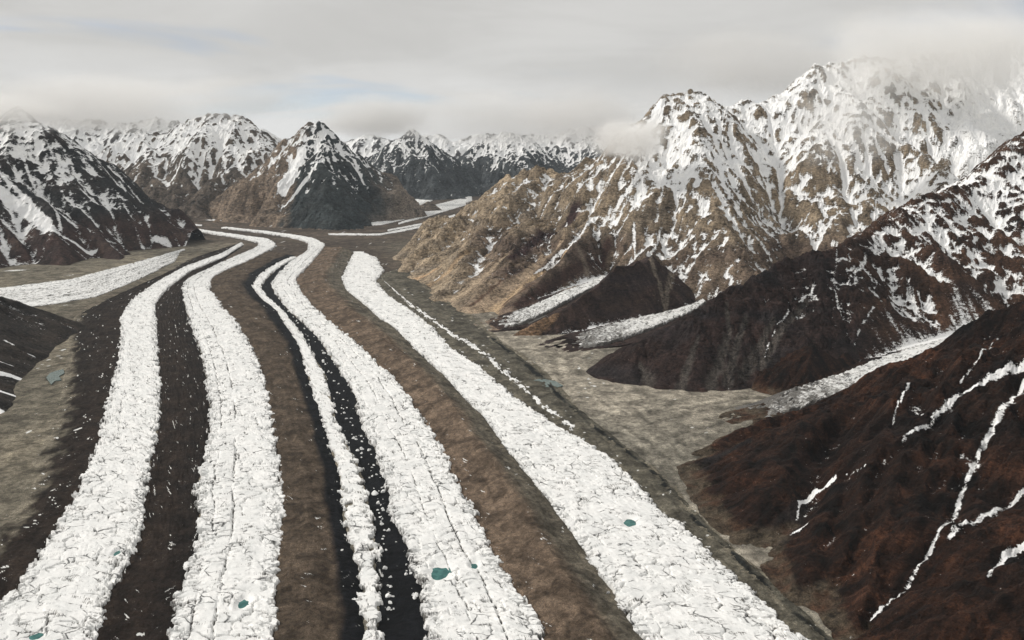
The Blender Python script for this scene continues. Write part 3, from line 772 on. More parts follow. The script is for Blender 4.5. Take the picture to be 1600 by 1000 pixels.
def base_snow(m, line, rng, kslope=0.55, kcurv=2.2, kflow=0.05, s0=1.0, noise=0.22, blot=0.36, runs=0.17):
    n = fbm(m.X / 420, m.Y / 420, 4, m.seed + 60)
    n2 = fbm(m.X / 130, m.Y / 130, 5, m.seed + 61, gain=0.6)
    b = np.clip((m.H - line) / rng, -1.6, 0.9)
    n3 = fbm(m.X / 900, m.Y / 900, 3, m.seed + 63)
    s = 0.5 + 0.5 * b + noise * n + 0.30 * n3 + blot * n2 + runs * m.run * sst(m.slope, 0.2, 0.6) - kslope * (m.slope - s0) * np.where(m.slope > s0, 1.0, 0.45) + kcurv * np.clip(m.curv, -0.2, 0.2) + 0.6 * np.clip(m.curv2, -0.2, 0.2) + kflow * np.clip(m.lA - 1.2, 0, 2.5)
    # hollows hold snow lower down, in thin lines
    gul = sst(m.lA, 1.6, 2.6) * sst(b, -1.3, -0.1)
    return np.maximum(s, 0) + 0.12 * gul

def rockcol(m, cols, scale=500, seed=0, warp=0.8):
    n = fbm(m.X / scale, m.Y / scale + m.H / (scale * 0.5), 5, m.seed + 70 + seed)
    band = fbm(m.H / 90 + 0.6 * n, (m.X + m.Y) / 1900, 3, m.seed + 75)
    t = np.clip(0.5 + 0.55 * n + 0.30 * band, 0, 0.999) * (len(cols) - 1)
    i = t.astype(int); fr = (t - i)[..., None]
    c = np.array(cols); return lerp(c[i], c[np.minimum(i + 1, len(cols) - 1)], fr) * np.clip(1 + 0.20 * m.run, 0.45, 1.7)[..., None]

def px_of(m):
    return 800 + F_PX * m.X / (m.Y * CT + (m.H - CAM_H) * -ST), 500 + F_PX * (-(m.H - CAM_H) * CT - m.Y * ST) / (m.Y * CT + (m.H - CAM_H) * -ST)

# -- brown foreground mountain at the right
rA1 = [at(1056,728,3080), at(1150,672,3220), at(1270,628,3400), at(1400,582,3600), at(1530,534,3800), at(1600,500,3950), at(1800,390,4200), at(2000,300,4300)]
rA2 = [(800,2420,30), (1050,2500,150), (1350,2650,300), (1750,2800,450), (2200,3000,640), (2900,3500,820)]
rA3 = [(820,1700,20), (1050,1750,150), (1350,1800,300), (1800,1950,480), (2500,2300,760), (3200,2700,900)]
def ribs(X, Y):
    q = 0.80 * X - 0.60 * Y; r = 0.60 * X + 0.80 * Y
    q = q + 60 * fbm(X / 300, Y / 300, 3, 1401)
    k = sst(X, 640, 1000)
    return k * (85 * fbm(q / 230, r / 1700, 2, 1402, ridged=True) + 40 * fbm(q / 85, r / 420, 3, 1403, ridged=True))
mA = Mountain('mountain', 'dark brown foreground mountain with thin snow gullies at the lower right', (520, 2900, 1250, 4300), 6.8,
              [(rA1, 0.75, 0.50, 0.25), (rA2, 0.52, 0.52, 0.15), (rA3, 0.5, 0.5, 0.15)] + spurs(rA1, 0.6, 5, 420, side=-1, minz=60) + spurs(rA2, 0.6, 6, 380, minz=80) + spurs(rA3, 0.6, 7, 380, minz=80),
              1000, coarse=2.5, it=(10, 5), k=(3.0, 1.1), rough=1.0, valleys=[SIDE[0]], material=M_NEAR, crag=1.5, jag=16,
              plane=lambda X, Y: 0.42 * (X - np.interp(Y, [1150, 1600, 2030, 2640, 3000, 3300], [1010, 850, 745, 610, 620, 900])) + ribs(X, Y) - 0.75 * np.maximum(Y - 3050 - 0.22 * (X - 600), 0))
cA = [([(1600,572),(1540,598),(1480,635),(1440,668),(1410,695)], (11, 6)), ([(1600,598),(1565,640),(1545,680),(1525,720),(1500,780),(1478,820),(1455,860),(1425,905),(1390,940),(1360,970)], (10, 5)),
      ([(1600,770),(1560,795),(1520,818),(1485,838)], (6, 9)), ([(1600,850),(1570,870),(1545,900)], (8, 4)), ([(1560,530),(1530,560),(1500,600)], (5, 4)), ([(1420,600),(1400,640),(1395,665)], (6, 3)), ([(1320,740),(1350,730)], (3, 2))]
mA.carve([(p, 26, 16) for p, w_ in cA] + [([(1290,745),(1240,800),(1190,860)], 60, 22)])
mA.analyse()
sA = np.maximum(base_snow(mA, 1150, 700, kflow=0.05) - 0.30, 0)
for p, w_ in cA: sA = mA.paint(sA, p, w_, 0.80, 0.7, 0.8, 0.4)
sA = mA.paint(sA, [(1302,752),(1275,768),(1250,785)], (9, 7), 1.0, 0.3, 0.5); sA = mA.paint(sA, [(1250,785),(1245,812)], (3, 2), 1.0); sA = mA.paint(sA, [(1260,820),(1238,834)], (8, 6), 0.8, 0.4)
colA = rockcol(mA, [srgb(14,10,8), srgb(27,17,13), srgb(42,26,18), srgb(60,37,25), srgb(92,58,38)], 420)
colA = colA * np.clip(1 + 0.32 * mA.run, 0.3, 2.2)[..., None]
colA = mA.paint(colA, [(1255,790),(1215,840),(1185,862)], (20, 55), srgb(46,40,38), 0.4)
colA = mA.paint(colA, [(1170,690),(1110,720),(1070,752)], (14, 40), srgb(40,35,34), 0.4)
bankA = sst(-mA.H + 14 * fbm(mA.X / 80, mA.Y / 80, 4, 6), -26, -8); colA = lerp(colA, lerp(srgb(96,86,72), srgb(84,62,48), sst(fbm(mA.X/90, mA.Y/90, 3, 5), -0.1, 0.4)[..., None]), (bankA * 0.8)[..., None])
mA.build(colA, sA)

# -- big dark ridge in the middle right
rB1 = [at(906,584,4380), at(960,548,4330), at(1000,520,4330), at(1080,480,4390), at(1200,420,4580), at(1262,392,4700), at(1302,376,4820), at(1350,362,5150), at(1440,300,5650), at(1500,285,5900), at(1560,240,6100), at(1620,195,6300), at(1800,120,6600)]
rB2 = [at(1302,376,4820), at(1318,450,4620), at(1322,520,4440), at(1318,570,4320)]
rB3 = [at(1440,300,5650), at(1425,380,5250), at(1440,470,4850), at(1435,520,4650)]
rB4 = [at(1560,240,6100), at(1545,340,5650), at(1560,430,5200), at(1570,490,4900)]
mB = Mountain('mountain', 'big near black ridge with grey scree chutes, snowy towards its upper right', (250, 4300, 3850, 6800), 8.5,
              [(rB1, 0.75, 0.78, 0.1), (rB2, 0.9, 0.9, 0), (rB3, 0.9, 0.9, 0.1), (rB4, 0.9, 0.9, 0.1)] + spurs(rB1[3:], 0.85, 15, 330, side=-1) + spurs(rB3, 0.9, 16, 300) + spurs(rB4, 0.9, 17, 300),
              2000, it=(8, 3), k=(1.1, 0.6), rough=0.9, valleys=[SIDE[0], SIDE[1]], material=M_NEAR, crag=2.0, jag=45)
cB = [[(1135,478),(1140,520),(1125,570),(1110,605)], [(1165,500),(1150,545),(1135,600)], [(1210,500),(1190,540),(1160,590)], [(1090,530),(1075,575),(1060,620)], [(1000,570),(1015,600)], [(1260,470),(1225,510),(1190,570)]]
mB.carve([(p, 30, 14) for p in cB])
mB.analyse()
PX, PY = px_of(mB)
lineB = lerp(900, 430, sst(mB.X, 1500, 2300))
sB = base_snow(mB, lineB, 420, kslope=0.5, kcurv=2.6)
sB = sB - 0.35 * sst(-mB.X, -1750, -1300)
colB = rockcol(mB, [srgb(30,26,26), srgb(46,38,37), srgb(58,44,40), srgb(50,45,46), srgb(72,60,53)], 380)
colB2 = rockcol(mB, [srgb(40,35,34), srgb(66,50,42), srgb(92,68,53), srgb(60,49,44)], 380, 3)
colB = lerp(colB, colB2, sst(mB.X, 1750, 2000)[..., None])
scrB = np.zeros_like(sB)
for p in cB:
    colB = mB.paint(colB, p, (10, 26), srgb(86,80,75), 0.6, 0.8); scrB = mB.paint(scrB, p, (10, 26), 1.0)
for p, w_ in (([(1298,382),(1306,420),(1303,450),(1318,500)], (10, 5)), ([(1370,380),(1345,420),(1320,445)], (12, 6)), ([(1270,450),(1240,480),(1200,540),(1195,560)], (6, 3)), ([(1365,480),(1345,510),(1335,540)], (6, 4)), ([(1435,460),(1450,490),(1455,515)], (9, 4))):
    sB = mB.paint(sB, p, w_, 0.72, 0.8, 1.3, 0.7)
mB.build(colB, sB, scrB)

# -- small dark spur
rC1 = [at(803,528,5100), at(860,482,5350), at(930,441,5600), at(985,404,5800), at(1010,408,6150), at(1015,395,6500)]
rC2 = [at(985,404,5800), at(1030,425,5900), at(1060,455,6000), at(1090,478,5950)]
mC = Mountain('mountain', 'small dark brown spur with tan talus at its foot, between two side glaciers', (-150, 1500, 4850, 6700), 8.5,
              [(rC1, 0.72, 0.8, 0.1), (rC2, 0.8, 0.8, 0)] + spurs(rC1[1:4], 0.8, 25, 260, side=-1, minz=80), 3000, it=(7, 2), k=(0.9, 0.5), rough=0.7, valleys=[SIDE[1], SIDE[2]], material=M_MID, crag=1.6)
cC = [[(1018,405),(1030,440),(1038,480)], [(1050,430),(1042,460),(1040,488)]]
mC.carve([(p, 35, 14) for p in cC])
mC.analyse()
sC = base_snow(mC, 1000, 500)
colC = rockcol(mC, [srgb(48,40,38), srgb(64,50,44), srgb(58,48,47), srgb(84,66,54)], 350)
scrC = np.zeros_like(sC)
for p in cC: colC = mC.paint(colC, p, (22, 14), srgb(124,113,101), 0.5); scrC = mC.paint(scrC, p, (22, 14), 1.0)
colC = mC.paint(colC, [(868,492),(845,505),(822,522)], (20, 70), srgb(138,112,88), 0.5); scrC = mC.paint(scrC, [(868,492),(845,505),(822,522)], (20, 70), 1.0)
mC.build(colC, sC, scrC)

# -- the great snowy massif
rD1 = [at(617,428,7580), at(640,392,7850), at(690,350,8250), at(745,316,8600), at(795,268,8750), at(840,254,8750), at(870,262,8700), at(912,238,8650), at(940,244,8600), at(968,212,8500), at(1000,194,8400), at(1011,164,8300),
       at(1045,138,8250), at(1090,132,8250), at(1130,157,8450), at(1200,147,8650), at(1238,124,8650), at(1272,95,8650), at(1335,84,8800), at(1400,84,9000), at(1480,75,9300), at(1600,45,9600), at(1800,20,9700)]
rD2 = [at(870,262,8700), at(930,330,7500), at(880,390,6750), at(825,440,6150), at(790,470,5800), at(764,494,5560)]
rD3 = [at(1090,132,8250), at(1090,220,7700), at(1060,300,7250), at(1035,370,6900), at(1012,398,6500)]
rD4 = [at(1272,95,8650), at(1290,190,8150), at(1270,270,7700), at(1210,340,7300), at(1180,390,6900), at(1150,430,6500)]
rD5 = [at(1400,84,9000), at(1410,200,8450), at(1420,280,7900), at(1400,350,7400)]
rD6 = [at(795,268,8750), at(760,340,7900), at(725,400,7000), at(700,440,6480), at(682,461,6230)]
rD7 = [at(840,330,7700), at(790,395,6750), at(748,448,6150), at(728,480,5840)]
mD = Mountain('mountain', 'great snow covered massif of tan rock filling the upper right', (-1500, 6700, 5300, 9500), 13.5,
              [(rD1, 0.9, 0.9, 0.3), (rD2, 0.78, 0.85, 0.1), (rD3, 0.9, 0.9, 0.2), (rD4, 0.9, 0.9, 0.2), (rD5, 1.0, 1.0, 0.2), (rD6, 0.7, 0.7, 0.1), (rD7, 0.62, 0.62, 0)]
              + spurs(rD1[3:], 0.9, 35, 420, side=-1, fall=0.75) + spurs(rD3, 0.95, 36, 380) + spurs(rD4, 0.95, 37, 380) + spurs(rD2, 0.85, 38, 380),
              4000, it=(9, 3), k=(1.3, 0.7), rough=1.1, valleys=[SIDE[1], SIDE[2]], material=M_MID, crag=1.9, jag=75)
TALUS = (([(880,372),(850,402),(800,448),(742,488)], (14, 95), srgb(170,150,128)), ([(885,392),(840,432),(800,462),(764,496)], (10, 60), srgb(186,162,132)), ([(792,398),(745,440),(706,470)], (10, 70), srgb(166,148,126)), ([(735,395),(700,425),(664,450)], (8, 60), srgb(172,148,120)), ([(690,415),(660,432),(640,442)], (8, 50), srgb(178,150,120)))
for p, w_, c in TALUS: mD.settle(p, w_)
mD.analyse()
PX, PY = px_of(mD)
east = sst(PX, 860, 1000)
lineD = lerp(1030, 520, east)
sD = base_snow(mD, lineD, 620, noise=0.34, kslope=0.62, kcurv=2.4, s0=1.0) + 0.16 * east * sst(mD.H, 500, 900) + 0.5 * sst(PX, 1440, 1530) * sst(mD.H, 600, 900)
sD = mD.paint(sD, [(1042,142),(1030,165),(1025,185)], (60, 60), 1.0, 0.4)
colD = rockcol(mD, [srgb(98,88,77), srgb(126,113,97), srgb(152,136,115), srgb(136,124,109), srgb(106,97,88)], 520)
lowD = rockcol(mD, [srgb(70,58,54), srgb(94,80,71), srgb(122,107,92), srgb(142,126,108)], 420, 4)
colD = lerp(colD, lowD, (sst(-mD.H, -520, -300) * sst(PX, 700, 790))[..., None])
scrD = np.zeros_like(sD)
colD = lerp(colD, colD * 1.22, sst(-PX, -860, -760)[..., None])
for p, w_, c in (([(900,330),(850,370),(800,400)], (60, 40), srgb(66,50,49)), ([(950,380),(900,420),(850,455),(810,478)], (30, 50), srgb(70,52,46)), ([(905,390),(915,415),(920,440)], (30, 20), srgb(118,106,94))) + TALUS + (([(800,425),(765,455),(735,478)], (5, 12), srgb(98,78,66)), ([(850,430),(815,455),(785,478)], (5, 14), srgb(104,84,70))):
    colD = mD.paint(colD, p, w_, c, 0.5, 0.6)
    if c[0] > 0.3: scrD = mD.paint(scrD, p, w_, 1.0); sD = mD.paint(sD, p, w_, -0.6)
for p, w_ in (([(925,342),(895,378),(865,403),(835,428)], (22, 9)), ([(885,352),(860,372),(840,388)], (9, 5)), ([(960,330),(990,290),(1010,250)], (20, 30)), ([(1030,360),(1025,385),(1012,402)], (6, 16)), ([(990,350),(992,385),(998,402)], (12, 6))):
    sD = mD.paint(sD, p, w_, 0.85, 0.6, 1.0, 0.3)
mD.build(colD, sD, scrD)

# -- dark mountain at the left edge
rE1 = [at(252,380,9670), at(225,350,9700), at(200,326,9750), at(150,285,9850), at(90,208,9950), at(60,178,10000), at(30,160,10050), at(-20,185,9900), at(-120,190,9300), at(-300,200,8600)]
rE2 = [at(90,208,9950), at(90,290,9300), at(75,350,8800), at(60,400,8350)]
rE3 = [at(30,160,10050), at(-10,280,9000), at(-20,380,8100), at(-30,420,7700)]
rE4 = [at(150,285,9850), at(165,340,9500), at(170,385,9000)]
mE = Mountain('mountain', 'dark blue grey mountain streaked with snow at the left edge', (-8200, -3700, 7000, 11000), 15.0,
              [(rE1, 0.9, 0.9, 0.1), (rE2, 0.95, 0.95, 0.1), (rE3, 0.95, 0.95, 0.1), (rE4, 1.0, 1.0, 0.1)] + spurs(rE1[2:], 0.95, 45, 420, side=1) + spurs(rE2, 0.95, 46, 360), 5000, it=(8, 3), k=(1.2, 0.7), rough=0.9, material=M_MID, crag=1.4, jag=40)
mE.analyse()
sE = base_snow(mE, 760, 640, kslope=0.6, kcurv=2.2, blot=0.2, runs=0.24)
sE = mE.paint(sE, [(0,300),(40,330),(85,360),(120,382),(150,392)], (75, 20), 0.95, 0.4, 0.5)
sE = mE.paint(sE, [(0,270),(45,315),(80,350)], (26, 20), 0.85, 0.4, 0.6); sE = mE.paint(sE, [(60,285),(90,335),(95,360)], (22, 18), 0.8, 0.5, 0.6)
sE = mE.paint(sE, [(240,375),(262,380)], (30, 40), 0.8)
colE = rockcol(mE, [srgb(34,36,38), srgb(44,46,46), srgb(54,50,48), srgb(64,54,50)], 500)
colE = lerp(colE, rockcol(mE, [srgb(56,42,40), srgb(68,52,47), srgb(80,66,58)], 400, 5), sst(-mE.H, -480, -200)[..., None])
mE.build(colE, sE)

# -- small rock shoulder at the left edge, nearer
rF1 = [at(92,508,5400), at(70,488,5380), at(38,474,5350), at(0,462,5250), at(-80,440,5000), at(-200,420,4600)]
rF2 = [at(0,462,5250), at(-22,520,4560), at(-30,560,4200), at(-20,610,3820), at(6,655,3560)]
mF = Mountain('mountain', 'small dark rock shoulder with white snow patches at the left edge', (-4400, -1950, 3300, 5700), 8.0,
              [(rF1, 0.7, 0.62, 0.1), (rF2, 0.55, 0.55, 0.0), ([at(-80,440,5000), at(-160,560,4100), at(-120,650,3600)], 0.6, 0.6, 0)], 6000, it=(6, 2), k=(0.9, 0.5), rough=0.5, material=M_NEAR)
mF.analyse()
sF = base_snow(mF, 900, 500)
for p, w_ in (([(-20,578),(20,588),(62,604)], (26, 12)), ([(-20,606),(15,616),(40,626)], (20, 10)), ([(-20,640),(10,650),(25,662)], (24, 14)), ([(0,655),(20,668)], (24, 10)), ([(8,532),(22,540)], (6, 4)), ([(0,565),(20,572)], (5, 4)), ([(42,552),(55,558)], (4, 4))):
    sF = mF.paint(sF, p, w_, 1.0, 0.3, 0.4)
colF = rockcol(mF, [srgb(42,38,35), srgb(54,48,43), srgb(70,60,52)], 300)
mF.build(colF, sF)

# -- far peaks
def far_peak(label, box, dx, ridges, seed, line, rng, cols, lowcols=None, lowz=(500, 250), extra=None, k=(1.6, 0.8), rough=1.3, kcurv=2.6):
    m = Mountain('mountain', label, box, dx, ridges, seed, coarse=2.0, it=(8, 3), k=k, rough=rough, material=M_FAR, jag=95, crag=1.7)
    m.analyse()
    s = base_snow(m, line - 60, rng * 0.8, kslope=0.42, kcurv=1.8, noise=0.30, blot=0.16, runs=0.26)
    c = rockcol(m, cols, 700)
    if lowcols is not None:
        c = lerp(c, rockcol(m, lowcols, 600, 6), sst(-m.H, -lowz[0], -lowz[1])[..., None])
    if extra: s, c = extra(m, s, c)
    return m.build(c, s)
rG = [at(120,268,14200), at(165,225,14500), at(200,205,14800), at(259,203,15000), at(296,184,15000), at(337,172,15000), at(381,178,15100), at(402,192,15200), at(425,222,15400), at(450,250,15600)]
far_peak('jagged snowy ridge with brown lower slopes, left of the central peak', (-8500, -2900, 11800, 16000), 21,
         [(rG, 0.8, 0.8, 0.1)] + spurs(rG, 0.85, 65, 480, side=-1, fall=0.72), 7000, 760, 480, [srgb(96,88,80), srgb(114,103,92), srgb(88,83,80)], [srgb(78,73,68), srgb(98,88,79), srgb(116,103,90)])
rH = [at(272,337,12900), at(310,324,13000), at(350,296,13200), at(385,276,13350), at(415,262,13450), at(430,232,13550), at(445,212,13600), at(470,200,13600), at(482,184,13600), at(497,182,13600), at(510,190,13600), at(522,204,13600), at(532,218,13600), at(560,250,13700), at(590,284,13800), at(612,310,13900), at(634,326,14000)]
rH2 = [at(497,182,13600), at(505,240,13100), at(520,290,12700), at(540,330,12450)]
rH3 = [at(430,232,13550), at(420,290,13000), at(410,330,12600)]
def exH(m, s, c):
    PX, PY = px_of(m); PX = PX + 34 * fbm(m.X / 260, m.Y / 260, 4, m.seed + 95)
    right = sst(PX + 0.25 * (PY - 250), 455, 480)  # shaded right face of the peak, its shade put into the rock colour
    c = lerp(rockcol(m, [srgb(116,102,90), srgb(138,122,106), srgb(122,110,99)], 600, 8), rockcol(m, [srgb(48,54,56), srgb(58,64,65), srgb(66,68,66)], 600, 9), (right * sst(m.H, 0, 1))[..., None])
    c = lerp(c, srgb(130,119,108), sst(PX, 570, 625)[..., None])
    s = m.paint(s, [(470,240),(460,265),(445,290)], (90, 120), 1.0, 0.4)
    s = m.paint(s, [(505,250),(480,280),(460,305),(440,325)], (30, 12), 0.9)
    return s, c
far_peak('rugged central peak, brown on the left, shade painted dark blue green on the right', (-5700, -1000, 11000, 14600), 17,
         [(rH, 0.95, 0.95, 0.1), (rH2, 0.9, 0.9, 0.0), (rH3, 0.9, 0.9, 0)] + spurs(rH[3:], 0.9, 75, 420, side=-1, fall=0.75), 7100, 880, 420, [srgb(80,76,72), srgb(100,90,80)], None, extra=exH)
rI = [at(540,262,19500), at(565,246,19200), at(600,232,19000), at(625,210,18800), at(642,197,18700), at(655,208,18700), at(672,228,18700), at(700,255,18600), at(730,285,18500), at(748,301,18400)]
rI2 = [at(642,197,18700), at(650,240,18200), at(660,280,17900), at(665,300,17700)]
far_peak('dark snow capped pyramid right of the central peak', (-4500, 100, 16000, 19600), 21, [(rI, 0.8, 0.85, 0.1), (rI2, 0.9, 0.9, 0)] + spurs(rI, 0.9, 85, 450, side=-1, fall=0.75), 7200, 900, 420, [srgb(60,66,70), srgb(74,78,80), srgb(64,70,74)])
rJ = [at(700,268,19500), at(722,244,19500), at(742,222,19600), at(772,210,19700), at(800,202,19800), at(822,207,19800), at(850,226,19800), at(885,228,19900), at(925,205,20000), at(960,200,20200), at(1010,190,20500)]
far_peak('far snowy double peak with dark faces beside the massif', (-2600, 3600, 16000, 21000), 22, [(rJ, 0.8, 0.85, 0.1)] + spurs(rJ, 0.9, 95, 520, side=-1, fall=0.75), 7300, 780, 420, [srgb(62,68,72), srgb(76,80,82), srgb(70,74,78)])
rK = [at(20,215,19500), at(80,185,19500), at(120,180,19500), at(165,186,19600), at(205,190,19700), at(240,178,19800), at(300,190,20000), at(420,200,20500)]
far_peak('pale snowfield ridge far behind the left mountain', (-12600, -5200, 16800, 22200), 32, [(rK, 0.7, 0.75, 0.1)] + spurs(rK, 0.8, 96, 800, side=-1, fall=0.75), 7400, 650, 450, [srgb(84,80,78), srgb(98,92,88)])
rK2 = [at(420,228,24000), at(470,215,24000), at(530,222,24000), at(575,205,24000), at(610,214,24000), at(690,205,24200), at(705,222,24000), at(745,205,24500), at(860,208,25000), at(900,196,25000), at(1000,190,25500)]
far_peak('faint white ridge on the horizon between the central peaks', (-7500, 4500, 21500, 26500), 45, [(rK2, 0.7, 0.75, 0.1)] + spurs(rK2, 0.8, 97, 900, side=-1, fall=0.75), 7500, 300, 500, [srgb(84,84,86), srgb(98,96,96)])

# ------------------------------------------------------------------ meltwater ponds
rnd = random.Random(4)
POND_LABELS = ['largest teal meltwater pond in the broad ice stream', 'small teal pond low in the seamed ice stream', 'grey green pond in the widest ice stream',
               'tiny pond at the bottom left of the leftmost ice stream', 'tiny teal pond right of the largest pond', 'tiny pond on the right side of the leftmost ice stream']
POND_Z = [13 * .55, 13 * .55, 12 * .55, 11 * .55, 13 * .55, 11 * .55]
for (x, y, rx, ry), lab, z in zip(PONDS, POND_LABELS, POND_Z):
    n = 28; th = np.linspace(0, 2 * np.pi, n, endpoint=False)
    rr = 1.02 + 0.20 * np.sin(2 * th + rnd.random() * 6) + 0.13 * np.sin(3 * th + rnd.random() * 6)
    ring = np.stack([x + rx * 1.0 * rr * np.cos(th), y + ry * rr * np.sin(th), np.full(n, z - 1.6)], -1)
    low_ = ring * [1, 1, 1] - [0, 0, 6]
    vs = np.concatenate([ring, low_, [[x, y, z - 1.6]]])
    me = bpy.data.meshes.new('meltwater_pond')
    me.from_pydata(vs.tolist(), [], [(i, (i + 1) % n, 2 * n) for i in range(n)] + [((i + 1) % n, i, n + i, n + (i + 1) % n) for i in range(n)])
    me.materials.append(M_WATER)
    tag(link(bpy.data.objects.new('meltwater_pond', me)), lab, 'pond', 'meltwater ponds', 'structure')

# ------------------------------------------------------------------ loose ice blocks on the debris
def block_mesh(seed):
    import bmesh
    r = random.Random(seed); bm = bmesh.new()
    bmesh.ops.create_icosphere(bm, subdivisions=2, radius=1.0)
    planes = [(Vector((r.uniform(-1, 1), r.uniform(-1, 1), r.uniform(-0.2, 1))).normalized(), r.uniform(0.45, 0.8)) for _ in range(9)]
    for v in bm.verts:
        for n, d in planes:                                        # cleaved faces
            k = v.co.dot(n) - d
            if k > 0: v.co -= n * k
        v.co *= 1 + 0.06 * r.uniform(-1, 1); v.co.z = max(v.co.z, -0.4)
    me = bpy.data.meshes.new('ice_block'); bm.to_mesh(me); bm.free()
    a = me.attributes.new('dirt', 'FLOAT', 'POINT'); a.data.foreach_set('value', np.full(len(me.vertices), 0.05, np.float32))
    me.materials.append(M_ICE)
    return me
BLOCKS = [block_mesh(900 + i) for i in range(7)]
def scatter_blocks(poly, n, jit, size, label, group, seed, shift=0.0):
    r = random.Random(seed); p = np.array(poly, float)
    s_ = np.r_[0, np.cumsum(np.hypot(*np.diff(p, axis=0).T))]
    for _ in range(n):
        u = s_[-1] * r.random(); px = np.interp(u, s_, p[:, 0]) + shift + math.copysign(abs(r.gauss(0, jit)), shift); py = np.interp(u, s_, p[:, 1]) + r.gauss(0, jit * 0.5)
        g = ground(px, py); sz = size * math.exp(r.gauss(0, 0.38))
        o = link(bpy.data.objects.new('ice_block', BLOCKS[r.randrange(7)]))
        o.location = (g[0], g[1], 1.0 + 0.3 * sz); o.rotation_euler = (0, 0, r.uniform(0, 6.28))
        o.scale = (sz * r.uniform(0.8, 1.3), sz * r.uniform(0.8, 1.3), sz * r.uniform(0.7, 1.1))
        tag(o, label, 'ice block', group)
def mid_line(a, b, k=0.5, n=30):
    a, b = (np.array(q, float) for q in (a, b))
    f = lambda q: np.stack([np.interp(np.linspace(0, 1, n), np.linspace(0, 1, len(q)), q[:, j]) for j in (0, 1)], -1)
    return lerp(f(a), f(b), k)
scatter_blocks(S3R[6:-2], 70, 5, 5.0, 'white ice block fallen at the edge of the black debris band', 'ice blocks beside the black band', 1, 5)
scatter_blocks(S4L[10:-2], 40, 5, 5.0, 'white ice block fallen beside the broad ice stream', 'ice blocks beside the broad stream', 2, -5)
scatter_blocks(S3L[6:-2], 40, 4, 5.0, 'white ice block left of the narrow broken ice stream', 'ice blocks left of the narrow stream', 3, -5)
scatter_blocks(S4R[14:-1], 34, 6, 4.2, 'white ice block on the reddish brown moraine', 'ice blocks on the brown moraine', 4, 6)
scatter_blocks(S5L[8:-1], 30, 5, 4.5, 'white ice block at the left foot of the widest ice stream', 'ice blocks left of the widest stream', 5, -6)
scatter_blocks(S2R[16:-1], 16, 3, 4.5, 'white ice block at the right foot of the seamed ice stream', 'ice blocks beside the seamed stream', 6, 4)

# ------------------------------------------------------------------ clouds clinging to the peaks, and the air
def cloud_material(name, density, seed, freq=1.5, low=0.42):
    m = bpy.data.materials.new(name); m.use_nodes = True
    t = NT(m.node_tree)
    oc = t.n('ShaderNodeTexCoord').outputs['Object']
    ln = t.n('ShaderNodeVectorMath', operation='LENGTH'); t.t.links.new(oc, ln.inputs[0])
    nz = t.noise(t.mapping(oc, (freq, freq, freq * 0.8), (seed * 3.7, seed * 1.9, seed * 0.7)), 1.0, 5, 0.58, dist=0.4)
    k = t.math('SUBTRACT', t.math('ADD', nz, t.math('MULTIPLY', t.math('SUBTRACT', 1.0, ln.outputs['Value']), 0.55)), low + 0.18)
    d = t.math('MULTIPLY', t.ramp(k, 0.0, 0.35), density)
    d = t.math('MULTIPLY', d, t.ramp(ln.outputs['Value'], 0.98, 0.6))
    v = t.n('ShaderNodeVolumePrincipled', i_Density=d)
    v.inputs['Color'].default_value = (0.995, 0.99, 0.98, 1); v.inputs['Anisotropy'].default_value = 0.15
    t.n('ShaderNodeOutputMaterial', i_Volume=v)
    return m
def cloud(px, py, y, wpx, hpx, thick, density, label, seed, freq=1.5, low=0.42):
    import bmesh
    x_, y_, z_ = at(px, py, y); sc_ = y / F_PX
    bm = bmesh.new(); bmesh.ops.create_icosphere(bm, subdivisions=3, radius=1.0)
    me = bpy.data.meshes.new('cloud'); bm.to_mesh(me); bm.free()
    me.materials.append(cloud_material('cloud_%d' % seed, density, seed, freq, low))
    o = link(bpy.data.objects.new('cloud', me))
    o.location = (x_, y_, z_); o.scale = (wpx * 0.5 * sc_, thick, hpx * 0.5 * sc_)
    tag(o, label, 'cloud', 'clouds around the peaks')
cloud(30, 176, 9300, 270, 80, 380, 0.0055, 'grey cloud wrapped round the top of the left mountain', 1)
cloud(150, 165, 15500, 520, 120, 700, 0.0021, 'pale cloud bank over the far left ridge', 2, low=0.34)
cloud(370, 152, 14000, 330, 90, 400, 0.0020, 'thin cloud over the jagged snowy ridge', 3, low=0.36)
cloud(585, 182, 15800, 260, 100, 400, 0.0050, 'grey cloud behind the right of the central peak', 4)
cloud(800, 185, 17500, 520, 110, 700, 0.0018, 'pale cloud bank over the far double peak', 5, low=0.34)
cloud(985, 218, 7400, 160, 90, 200, 0.012, 'small wisp of cloud hanging on the massif shoulder', 6, low=0.36)
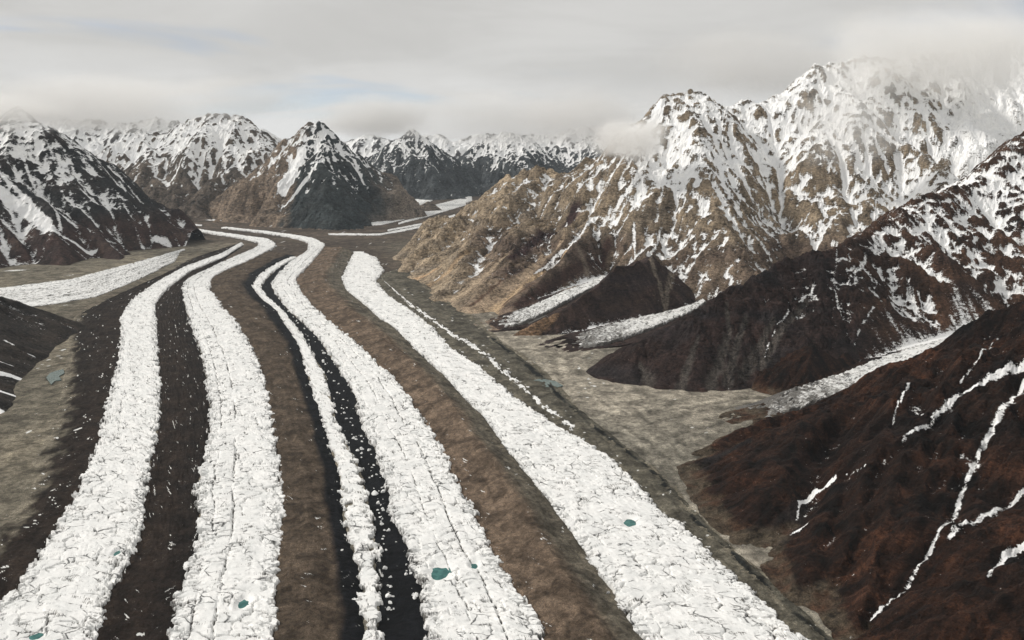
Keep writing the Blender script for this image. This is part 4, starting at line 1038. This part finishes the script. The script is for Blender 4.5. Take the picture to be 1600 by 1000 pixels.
cloud(930, 185, 12500, 360, 130, 450, 0.0022, 'white cloud drifting behind the massif shoulder', 7, low=0.36)
cloud(1335, 185, 7450, 320, 210, 220, 0.0035, 'thin cloud veil across the upper face of the massif', 8, freq=2.2)
cloud(1480, 85, 8300, 560, 190, 500, 0.0042, 'bright cloud hiding the top of the massif', 9, low=0.34)
cloud(1180, 105, 10500, 420, 150, 400, 0.0020, 'soft cloud behind the saddle of the massif', 10, low=0.36)
# thin blue air over the whole valley
def haze():
    import bmesh
    bm = bmesh.new(); bmesh.ops.create_cube(bm, size=1.0)
    me = bpy.data.meshes.new('haze'); bm.to_mesh(me); bm.free()
    m = bpy.data.materials.new('valley_air'); m.use_nodes = True
    t = NT(m.node_tree)
    v = t.n('ShaderNodeVolumePrincipled', i_Density=4.4e-6)
    v.inputs['Color'].default_value = (0.80, 0.90, 1.0, 1)
    t.n('ShaderNodeOutputMaterial', i_Volume=v)
    me.materials.append(m)
    o = link(bpy.data.objects.new('haze', me))
    o.scale = (100000, 78000, 2900); o.location = (0, 29000, 1380)
    tag(o, 'thin bluish haze filling the whole valley', 'haze', None, 'stuff')
haze()

M_MILKY = water_material('milky_meltwater', (0.07, 0.105, 0.095), (0.12, 0.16, 0.145))
for pts, lab, z in (([(72,590),(78,583),(90,579),(99,577),(101,583),(92,588),(96,594),(86,595),(80,601),(76,596)], 'shallow milky teal pool on the grey gravel left of the ice', 1.2),
                    ([(828,596),(845,592),(868,596),(880,603),(866,607),(846,604)], 'small dark teal pool in the rubble right of the widest ice stream', 2.2)):
    g = ground(*np.array(pts, float).T); n = len(g)
    top = [(x, y, z) for x, y in g]; bot = [(x, y, z - 8) for x, y in g]
    me = bpy.data.meshes.new('meltwater_pool')
    me.from_pydata(top + bot, [], [tuple(range(n))] + [(i, (i + 1) % n, n + (i + 1) % n, n + i) for i in range(n)])
    me.materials.append(M_MILKY)
    tag(link(bpy.data.objects.new('meltwater_pool', me)), lab, 'pond', 'meltwater ponds', 'structure')
